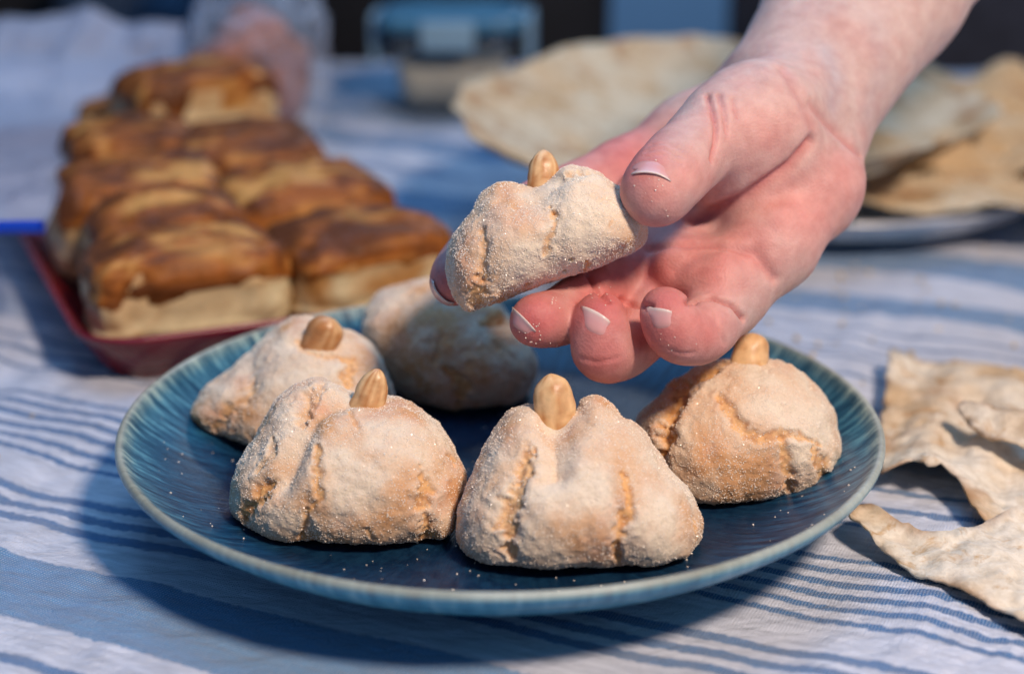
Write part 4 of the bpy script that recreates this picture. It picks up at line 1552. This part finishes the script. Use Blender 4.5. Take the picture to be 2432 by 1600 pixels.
# ================================================================== glass food box
gx, gy = -.034, .600
GA = math.radians(-4)
gl, nt, b = newmat('box_glass')
b.inputs['Base Color'].default_value = (0.30, 0.38, 0.45, 1)
b.inputs['Roughness'].default_value = 0.06
tr = N(nt, 'ShaderNodeBsdfTransparent')
tr.inputs[0].default_value = (0.95, 0.98, 1.0, 1)
mxg = N(nt, 'ShaderNodeMixShader')
mxg.inputs[0].default_value = 0.86
L(nt, b.outputs[0], mxg.inputs[1])
L(nt, tr.outputs[0], mxg.inputs[2])
L(nt, mxg.outputs[0], nt.nodes['Material Output'].inputs['Surface'])
box = thing('food_container', 'glass food box of beige spread with blue clip lid at the table back', 'food container', (gx, gy, 0))
wl_, dl_ = .074, .060
V, Fc = loft([(wl_ - .010, dl_ - .010, .010, .0006), (wl_ - .006, dl_ - .006, .012, .003), (wl_, dl_, .013, .030), (wl_ + .008, dl_ + .008, .014, .052), (wl_ + .005, dl_ + .005, .013, .052), (wl_ - .003, dl_ - .003, .012, .030), (wl_ - .010, dl_ - .010, .010, .004)])
mesh_obj('glass_body', place(V, GA, (gx, gy, 0)), Fc, gl, box)
cont = simple('beige_spread', (0.62, 0.49, 0.32), 0.6, noise=0.2, scale=60, bump=0.4)
V, Fc = loft([(wl_ - .0115, dl_ - .0115, .010, .0045), (wl_ - .0050, dl_ - .0050, .012, .029), (wl_ - .010, dl_ - .010, .010, .0305)])
mesh_obj('spread', place(V, GA, (gx, gy, 0)), Fc, cont, box)
lidm = simple('teal_lid', (0.05, 0.17, 0.27), 0.4, noise=0.08, scale=30)
V, Fc = loft([(wl_ + .012, dl_ + .012, .015, .0525), (wl_ + .020, dl_ + .020, .018, .0530), (wl_ + .020, dl_ + .020, .018, .0600), (wl_ + .014, dl_ + .014, .016, .0622), (wl_ - .002, dl_ - .002, .012, .0622), (wl_ - .006, dl_ - .006, .012, .0600)])
lid = mesh_obj('lid', place(V, GA, (gx, gy, 0)), Fc, lidm, box)
clipm = simple('pale_clip', (0.22, 0.36, 0.46), 0.4)
for sgn in (-1, 1):
    x0 = sgn * (wl_ / 2 + .0105)
    V, Fc = loft([(.004, .040, .0015, .030), (.0045, .042, .002, .034), (.0045, .042, .002, .058), (.003, .040, .0014, .061)])
    V = V + np.array([x0 + sgn * .0022, 0, 0])
    mesh_obj('clip', place(V, GA, (gx, gy, 0)), Fc, clipm, lid)
for sgn in (-1, 1):
    V, Fc = loft([(.032, .003, .0012, .042), (.034, .0035, .0015, .045), (.034, .0035, .0015, .058), (.032, .003, .0012, .061)])
    V = V + np.array([0, sgn * (dl_ / 2 + .0118), 0])
    mesh_obj('clip', place(V, GA, (gx, gy, 0)), Fc, clipm, lid)

# ================================================================== platter and crisp flatbreads
BREAD, nt, b = newmat('crisp_bread')
at = N(nt, 'ShaderNodeVertexColor', layer_name='Col')
tc = N(nt, 'ShaderNodeTexCoord')
nz = N(nt, 'ShaderNodeTexNoise', inp={'Scale': 260.0, 'Detail': 5.0, 'Roughness': 0.65})
L(nt, tc.outputs['Object'], nz.inputs['Vector'])
n2 = N(nt, 'ShaderNodeTexNoise', inp={'Scale': 75.0, 'Detail': 4.0, 'Roughness': 0.7, 'Distortion': 0.8})
L(nt, tc.outputs['Object'], n2.inputs['Vector'])
vo = N(nt, 'ShaderNodeTexVoronoi', inp={'Scale': 150.0, 'Randomness': 1.0})
L(nt, tc.outputs['Object'], vo.inputs['Vector'])
r1 = ramp(nt, [(0.30, (0.80, 0.76, 0.70)), (0.62, (1.06, 1.06, 1.06))])
L(nt, nz.outputs['Fac'], r1.inputs[0])
r2 = ramp(nt, [(0.56, (1, 1, 1)), (0.68, (0.74, 0.54, 0.34)), (0.80, (0.50, 0.28, 0.13))])
L(nt, n2.outputs['Fac'], r2.inputs[0])
L(nt, mixc(nt, mixc(nt, at.outputs['Color'], r1.outputs[0], 1.0, 'MULTIPLY'), r2.outputs[0], 0.9, 'MULTIPLY'), b.inputs['Base Color'])
b.inputs['Roughness'].default_value = 0.75
b.inputs['Specular IOR Level'].default_value = 0.2
hb = mth('ADD', mth('MULTIPLY', mth('SMOOTH_MIN', vo.outputs['Distance'], 0.45, 0.2), 1.6), nz.outputs['Fac'])
bp = N(nt, 'ShaderNodeBump', inp={'Strength': 0.7, 'Distance': 0.0011})
L(nt, hb, bp.inputs['Height'])
L(nt, bp.outputs[0], b.inputs['Normal'])
plm = simple('pale_metal', (0.66, 0.68, 0.72), 0.22, metal=0.25, noise=0.05)
pcx, pcy = .165, .378
prof = smooth_profile([(0.0001, .004), (.05, .004), (.080, .0045), (.094, .0075), (.110, .0150), (.119, .0180), (.123, .0184), (.1245, .0172), (.120, .0135), (.110, .0055), (.096, .0015), (.070, .0006), (0.0001, .0006)], 4)
V, Q, par = lathe(prof, 120, 0.0, (pcx, pcy, 0))
plt = mesh_obj('platter', V, Q, plm, origin=(pcx, pcy, 0))
tag(plt, 'wide pale metal platter carrying crisp flatbread sheets behind the hand', 'platter')


def bread_col(X, seed, brown=.3, pale=0.0):
    cream = np.array([0.64, 0.56, 0.41]) + pale * np.array([.10, .10, .12])
    tanc = np.array([0.52, 0.33, 0.15])
    dk = np.array([0.36, 0.16, 0.05])
    f = np.clip(brown + 0.75 * fbm(X / 24, 3, seed) + 0.35 * fbm(X / 7, 3, seed + 3), 0, 1)
    sp = sstep(.35, .9, fbm(X / 15, 3, seed + 9)) * np.clip(0.25 + 1.2 * brown, 0, .9)
    col = cream * (1 - f[:, None] * .7) + tanc * f[:, None] * .7
    return col * (1 - sp[:, None]) + dk * sp[:, None]


def bread_round(center, R_, zf, label, seed, brown=.3, rfun=None, grain=(1, 1, 1), nr=46, na=150, squash=(1, 1), th=.0010, group='crisp flatbread sheets on the platter'):
    V = []
    for i in range(nr + 1):
        t = i / nr
        for j in range(na):
            a = 2 * math.pi * j / na
            ed = 1 + 0.025 * math.sin(3 * a + seed) + 0.012 * math.sin(7 * a + 2 * seed) + 0.008 * math.sin(19 * a + seed)
            r = R_ * t * ed * (rfun(a) if rfun else 1)
            x, y = r * math.cos(a) * squash[0], r * math.sin(a) * squash[1]
            V.append((center[0] + x, center[1] + y, zf(x, y, t, a)))
    V = np.array(V)
    V[:, 2] += 0.0022 * fbm(V * 1000 / 28, 3, seed + 2) + .0009 * fbm(V * 1000 / 9, 2, seed + 4)
    Fc = [[i * na + j, i * na + (j + 1) % na, (i + 1) * na + (j + 1) % na, (i + 1) * na + j] for i in range(nr) for j in range(na)]
    o = mesh_obj('flatbread', V, Fc, BREAD, col=bread_col(V * 1000 * np.array(grain), seed, brown), origin=(center[0], center[1], float(V[:, 2].min())))
    m = o.modifiers.new('thick', 'SOLIDIFY')
    m.thickness = th
    tag(o, label, 'flatbread', group)
    return o


bread_round((.125, .316), .150, lambda x, y, t, a: .0215 + .028 * t ** 2.2 + .016 * max(0, -x / .15) ** 2 * t + .012 * max(0, y / .15) ** 2 * t - .004 * math.sin(2 * a + 1) * t * t,
            'large bowl shaped crisp flatbread curling up at its left edge above the cloth', 3, brown=.36, rfun=lambda a: 1 - .45 * float(sstep(.55, .92, .5 + .5 * math.cos(a + .95))))
bread_round((.262, .384), .100, lambda x, y, t, a: .030 + .0065 * math.sin(x * 120 + 1.5 * math.sin(y * 60)) * t + .006 * math.sin(y * 190 + 9 * x) + .014 * sstep(.01, .07, y),
            'browned crisp flatbread with a ruffled back edge standing up right of the forearm', 5, brown=1.05, squash=(1.55, .75), grain=(.5, 2.2, 1))
bread_round((.228, .344), .084, lambda x, y, t, a: .0232 + .0028 * math.sin(x * 90 + 2) * t + .006 * sstep(.02, .08, y) - .001 * t * t + .0025 * math.sin(y * 150 + 12 * x),
            'crisp flatbread lying foremost on the platter with its pale lip over the rim', 7, brown=.75, squash=(1.40, .95), grain=(.6, 1.8, 1))


# torn sheets on the cloth at the right
def torn_sheet(polys, zf, label, seed, brown=.18, step=.0022, th=.0008, z0=.008, group='torn flatbread pieces on the cloth'):
    P = np.array([atz(x, y, z0)[:2] for x, y in polys])
    # densify the edge with a slightly ragged line
    E_ = []
    for a, b_ in zip(P, np.roll(P, -1, 0)):
        n_ = max(1, int(np.linalg.norm(b_ - a) / step))
        for t in np.linspace(0, 1, n_, endpoint=False):
            E_.append(a + (b_ - a) * t)
    E_ = np.array(E_)
    E3 = np.column_stack([E_ * 1000 / 4, np.zeros(len(E_))])
    E_ = E_ + 0.0007 * np.stack([fbm(E3, 2, seed), fbm(E3, 2, seed + 1)], 1)
    x0, y0 = E_.min(0)
    x1, y1 = E_.max(0)
    gx_, gy_ = np.meshgrid(np.arange(x0, x1, step), np.arange(y0, y1, step), indexing='ij')
    g_ = np.column_stack([gx_.ravel(), gy_.ravel()])
    sd = poly_sd(g_[:, :1], g_[:, 1:], E_).ravel()
    g_ = g_[sd < -step * .55]
    g_ = g_ + np.random.default_rng(seed).normal(0, step * .12, g_.shape)
    pts = np.concatenate([E_, g_])
    ne = len(E_)
    res = mgeo.delaunay_2d_cdt([Vector(p) for p in pts], [(i, (i + 1) % ne) for i in range(ne)], [], 1, 1e-7)
    v2 = np.array([list(p) for p in res[0]])
    sd = -poly_sd(v2[:, :1], v2[:, 1:], E_).ravel()
    Z0 = np.column_stack([v2, np.full(len(v2), z0)])
    pxx, pyy = pix(Z0)
    z = zf(v2[:, 0], v2[:, 1], pxx, pyy, sd)
    X = np.column_stack([v2, v2[:, 0] * 0]) * 1000
    z = z + .0014 * fbm(X / 20, 3, seed + 5) + .0009 * fbm(X / 5, 3, seed + 6) + .0012 * np.clip(fbm(X / 4.5, 2, seed + 7) - .15, 0, 1)
    z = np.maximum(z, .0022)
    V = np.column_stack([v2, z])
    Fc = [list(f) for f in res[2]]
    # browned torn edge
    col = bread_col(X, seed, brown, 1.0)
    e = np.exp(-(sd / .0016) ** 2)[:, None] * np.clip(0.5 + 0.8 * fbm(X / 8, 2, seed + 8), 0, 1)[:, None] * .6
    col = col * (1 - e) + np.array([.36, .17, .06]) * e
    o = mesh_obj('flatbread', V, Fc, BREAD, col=col, origin=(float(v2[:, 0].mean()), float(v2[:, 1].mean()), float(z.min())))
    m = o.modifiers.new('thick', 'SOLIDIFY')
    m.thickness = th
    tag(o, label, 'flatbread', group)
    return o


G = lambda pxx, pyy, x, y, r: np.exp(-((pxx - x) ** 2 + (pyy - y) ** 2) / r ** 2)
torn_sheet([(2112, 838), (2106, 880), (2100, 930), (2092, 985), (2086, 1040), (2084, 1090), (2092, 1116), (2130, 1120), (2165, 1118), (2205, 1134), (2235, 1128), (2262, 1138), (2290, 1165), (2312, 1195), (2330, 1212), (2380, 1222), (2450, 1228), (2600, 1240), (2640, 1050), (2600, 850),
            (2440, 858), (2380, 846), (2300, 850), (2240, 842), (2180, 836)],
           lambda x, y, a, b_, sd: .0045 + .0075 * G(a, b_, 2200, 1135, 95) + .004 * G(a, b_, 2110, 860, 60) + .004 * G(a, b_, 2330, 960, 120) + .0028 * np.sin((a - 2100) / 28 + b_ / 60) * G(a, b_, 2300, 1000, 160),
           'torn sheet of crisp flatbread with a scooped front edge right of the blue plate', 31)
torn_sheet([(2016, 1214), (2042, 1190), (2068, 1186), (2100, 1202), (2140, 1228), (2190, 1246), (2240, 1252), (2300, 1246), (2345, 1228), (2390, 1212), (2440, 1206), (2640, 1200), (2660, 1500), (2560, 1520), (2432, 1442), (2370, 1408), (2300, 1378), (2240, 1350), (2190, 1330), (2130, 1292), (2080, 1262), (2040, 1240)],
           lambda x, y, a, b_, sd: .0038 + .0022 * np.exp(-(sd / .002) ** 2) * (b_ < 1262) + .003 * G(a, b_, 2060, 1215, 60) + .002 * G(a, b_, 2330, 1320, 90),
           'long pointed flatbread shard below the scooped sheet, nearest the bottom right corner', 37, brown=.05)
torn_sheet([(2268, 1032), (2276, 1022), (2300, 1026), (2345, 1040), (2400, 1052), (2450, 1062), (2560, 1085), (2600, 1150), (2520, 1128), (2440, 1104), (2390, 1094), (2340, 1080), (2300, 1058)],
           lambda x, y, a, b_, sd: .0135 + .006 * sstep(1080, 1035, b_ - (a - 2340) * .22),
           'narrow curled flatbread flake lying on the torn sheet at the right edge', 41, brown=.25, step=.0018)

# bread crumbs on the cloth
n = 90
rng = np.random.default_rng(11)
cx_ = np.concatenate([rng.normal(.16, .05, 50), rng.uniform(-.2, .25, 40)])
cy_ = np.concatenate([rng.normal(.17, .05, 50), rng.uniform(-.12, .5, 40)])
ok = np.hypot(cx_, cy_) > .125
P = np.column_stack([cx_[ok], cy_[ok], np.full(ok.sum(), .0009)])
gv, gf = grains(P, 0.0009, rng)
crm = simple('crumb', (0.6, 0.45, 0.24), 0.8)
g = mesh_obj('bread_crumbs', gv, gf, crm, smooth=False, origin=(.1, .1, 0))
tag(g, 'tiny bread crumbs strewn on the striped cloth', 'crumbs', kind='stuff')


# ================================================================== chairs in the dark beyond the table
def make_chair(label, loc, yaw, w, hback, mat, legm):
    t = thing('chair', label, 'chair', loc)
    back = rrect(w, hback, w * .22)
    m_ = len(back)
    V = []
    for yy, s in ((.0, .97), (.008, 1.0), (.035, 1.0), (.043, .97)):
        V.append(np.column_stack([back[:, 0] * s, np.full(m_, yy), back[:, 1] * s + .50 + hback / 2]))
    V = np.concatenate(V)
    V[:, 1] += .12 * (V[:, 2] - .45) + .10 * (V[:, 0] / w) ** 2 * -1
    Fc = [[i * m_ + j, (i + 1) * m_ + j, (i + 1) * m_ + (j + 1) % m_, i * m_ + (j + 1) % m_] for i in range(3) for j in range(m_)]
    Fc += [list(range(m_)), [3 * m_ + j for j in range(m_)][::-1]]
    mesh_obj('backrest', place(V, yaw, loc), Fc, mat, t)
    V, Fc = loft([(w * .9, .44, .06, .42), (w * .96, .47, .07, .43), (w * .96, .47, .07, .465), (w * .9, .44, .06, .475)])
    V = V + np.array([0, -.22, 0])
    mesh_obj('seat', place(V, yaw, loc), Fc, mat, t)
    for sx_ in (-1, 1):
        for sy_ in (-.40, -.03):
            V, Fc = loft([(.028, .028, .012, 0), (.036, .036, .014, .42)])
            V = V + np.array([sx_ * w * .40, sy_, 0])
            mesh_obj('leg', place(V, yaw, loc), Fc, legm, t)
    return t


blk = simple('black_fabric', (0.006, 0.006, 0.008), 0.75, noise=0.3, scale=60)
gry = simple('charcoal_fabric', (0.035, 0.038, 0.055), 0.8, noise=0.3, scale=60)
lgm = simple('black_legs', (0.01, 0.01, 0.012), 0.4)
c = atd(1070, 0, 1.42)
make_chair('black chair with rounded back behind the glass food box', (float(c[0]) - .02, .93, -.75), math.pi + .02, .30, .55, blk, lgm)
c = atd(2330, 0, 1.45)
make_chair('charcoal chair at the far right beyond the flatbread platter', (float(c[0]) + .03, .98, -.75), math.pi - .12, .48, .55, gry, lgm)
c = atd(-20, 0, 1.6)
make_chair('black chair at the far left above the plastic bag', (float(c[0]) - .10, 1.12, -.75), math.pi + .1, .52, .62, blk, lgm)
area('wall_fill', (0.6, 2.3, 1.7), (0.5, 3.2, 0.1), 46, (0.80, 0.90, 1.0), 0.5)  # added fill light, unseen, brightens the blue back wall
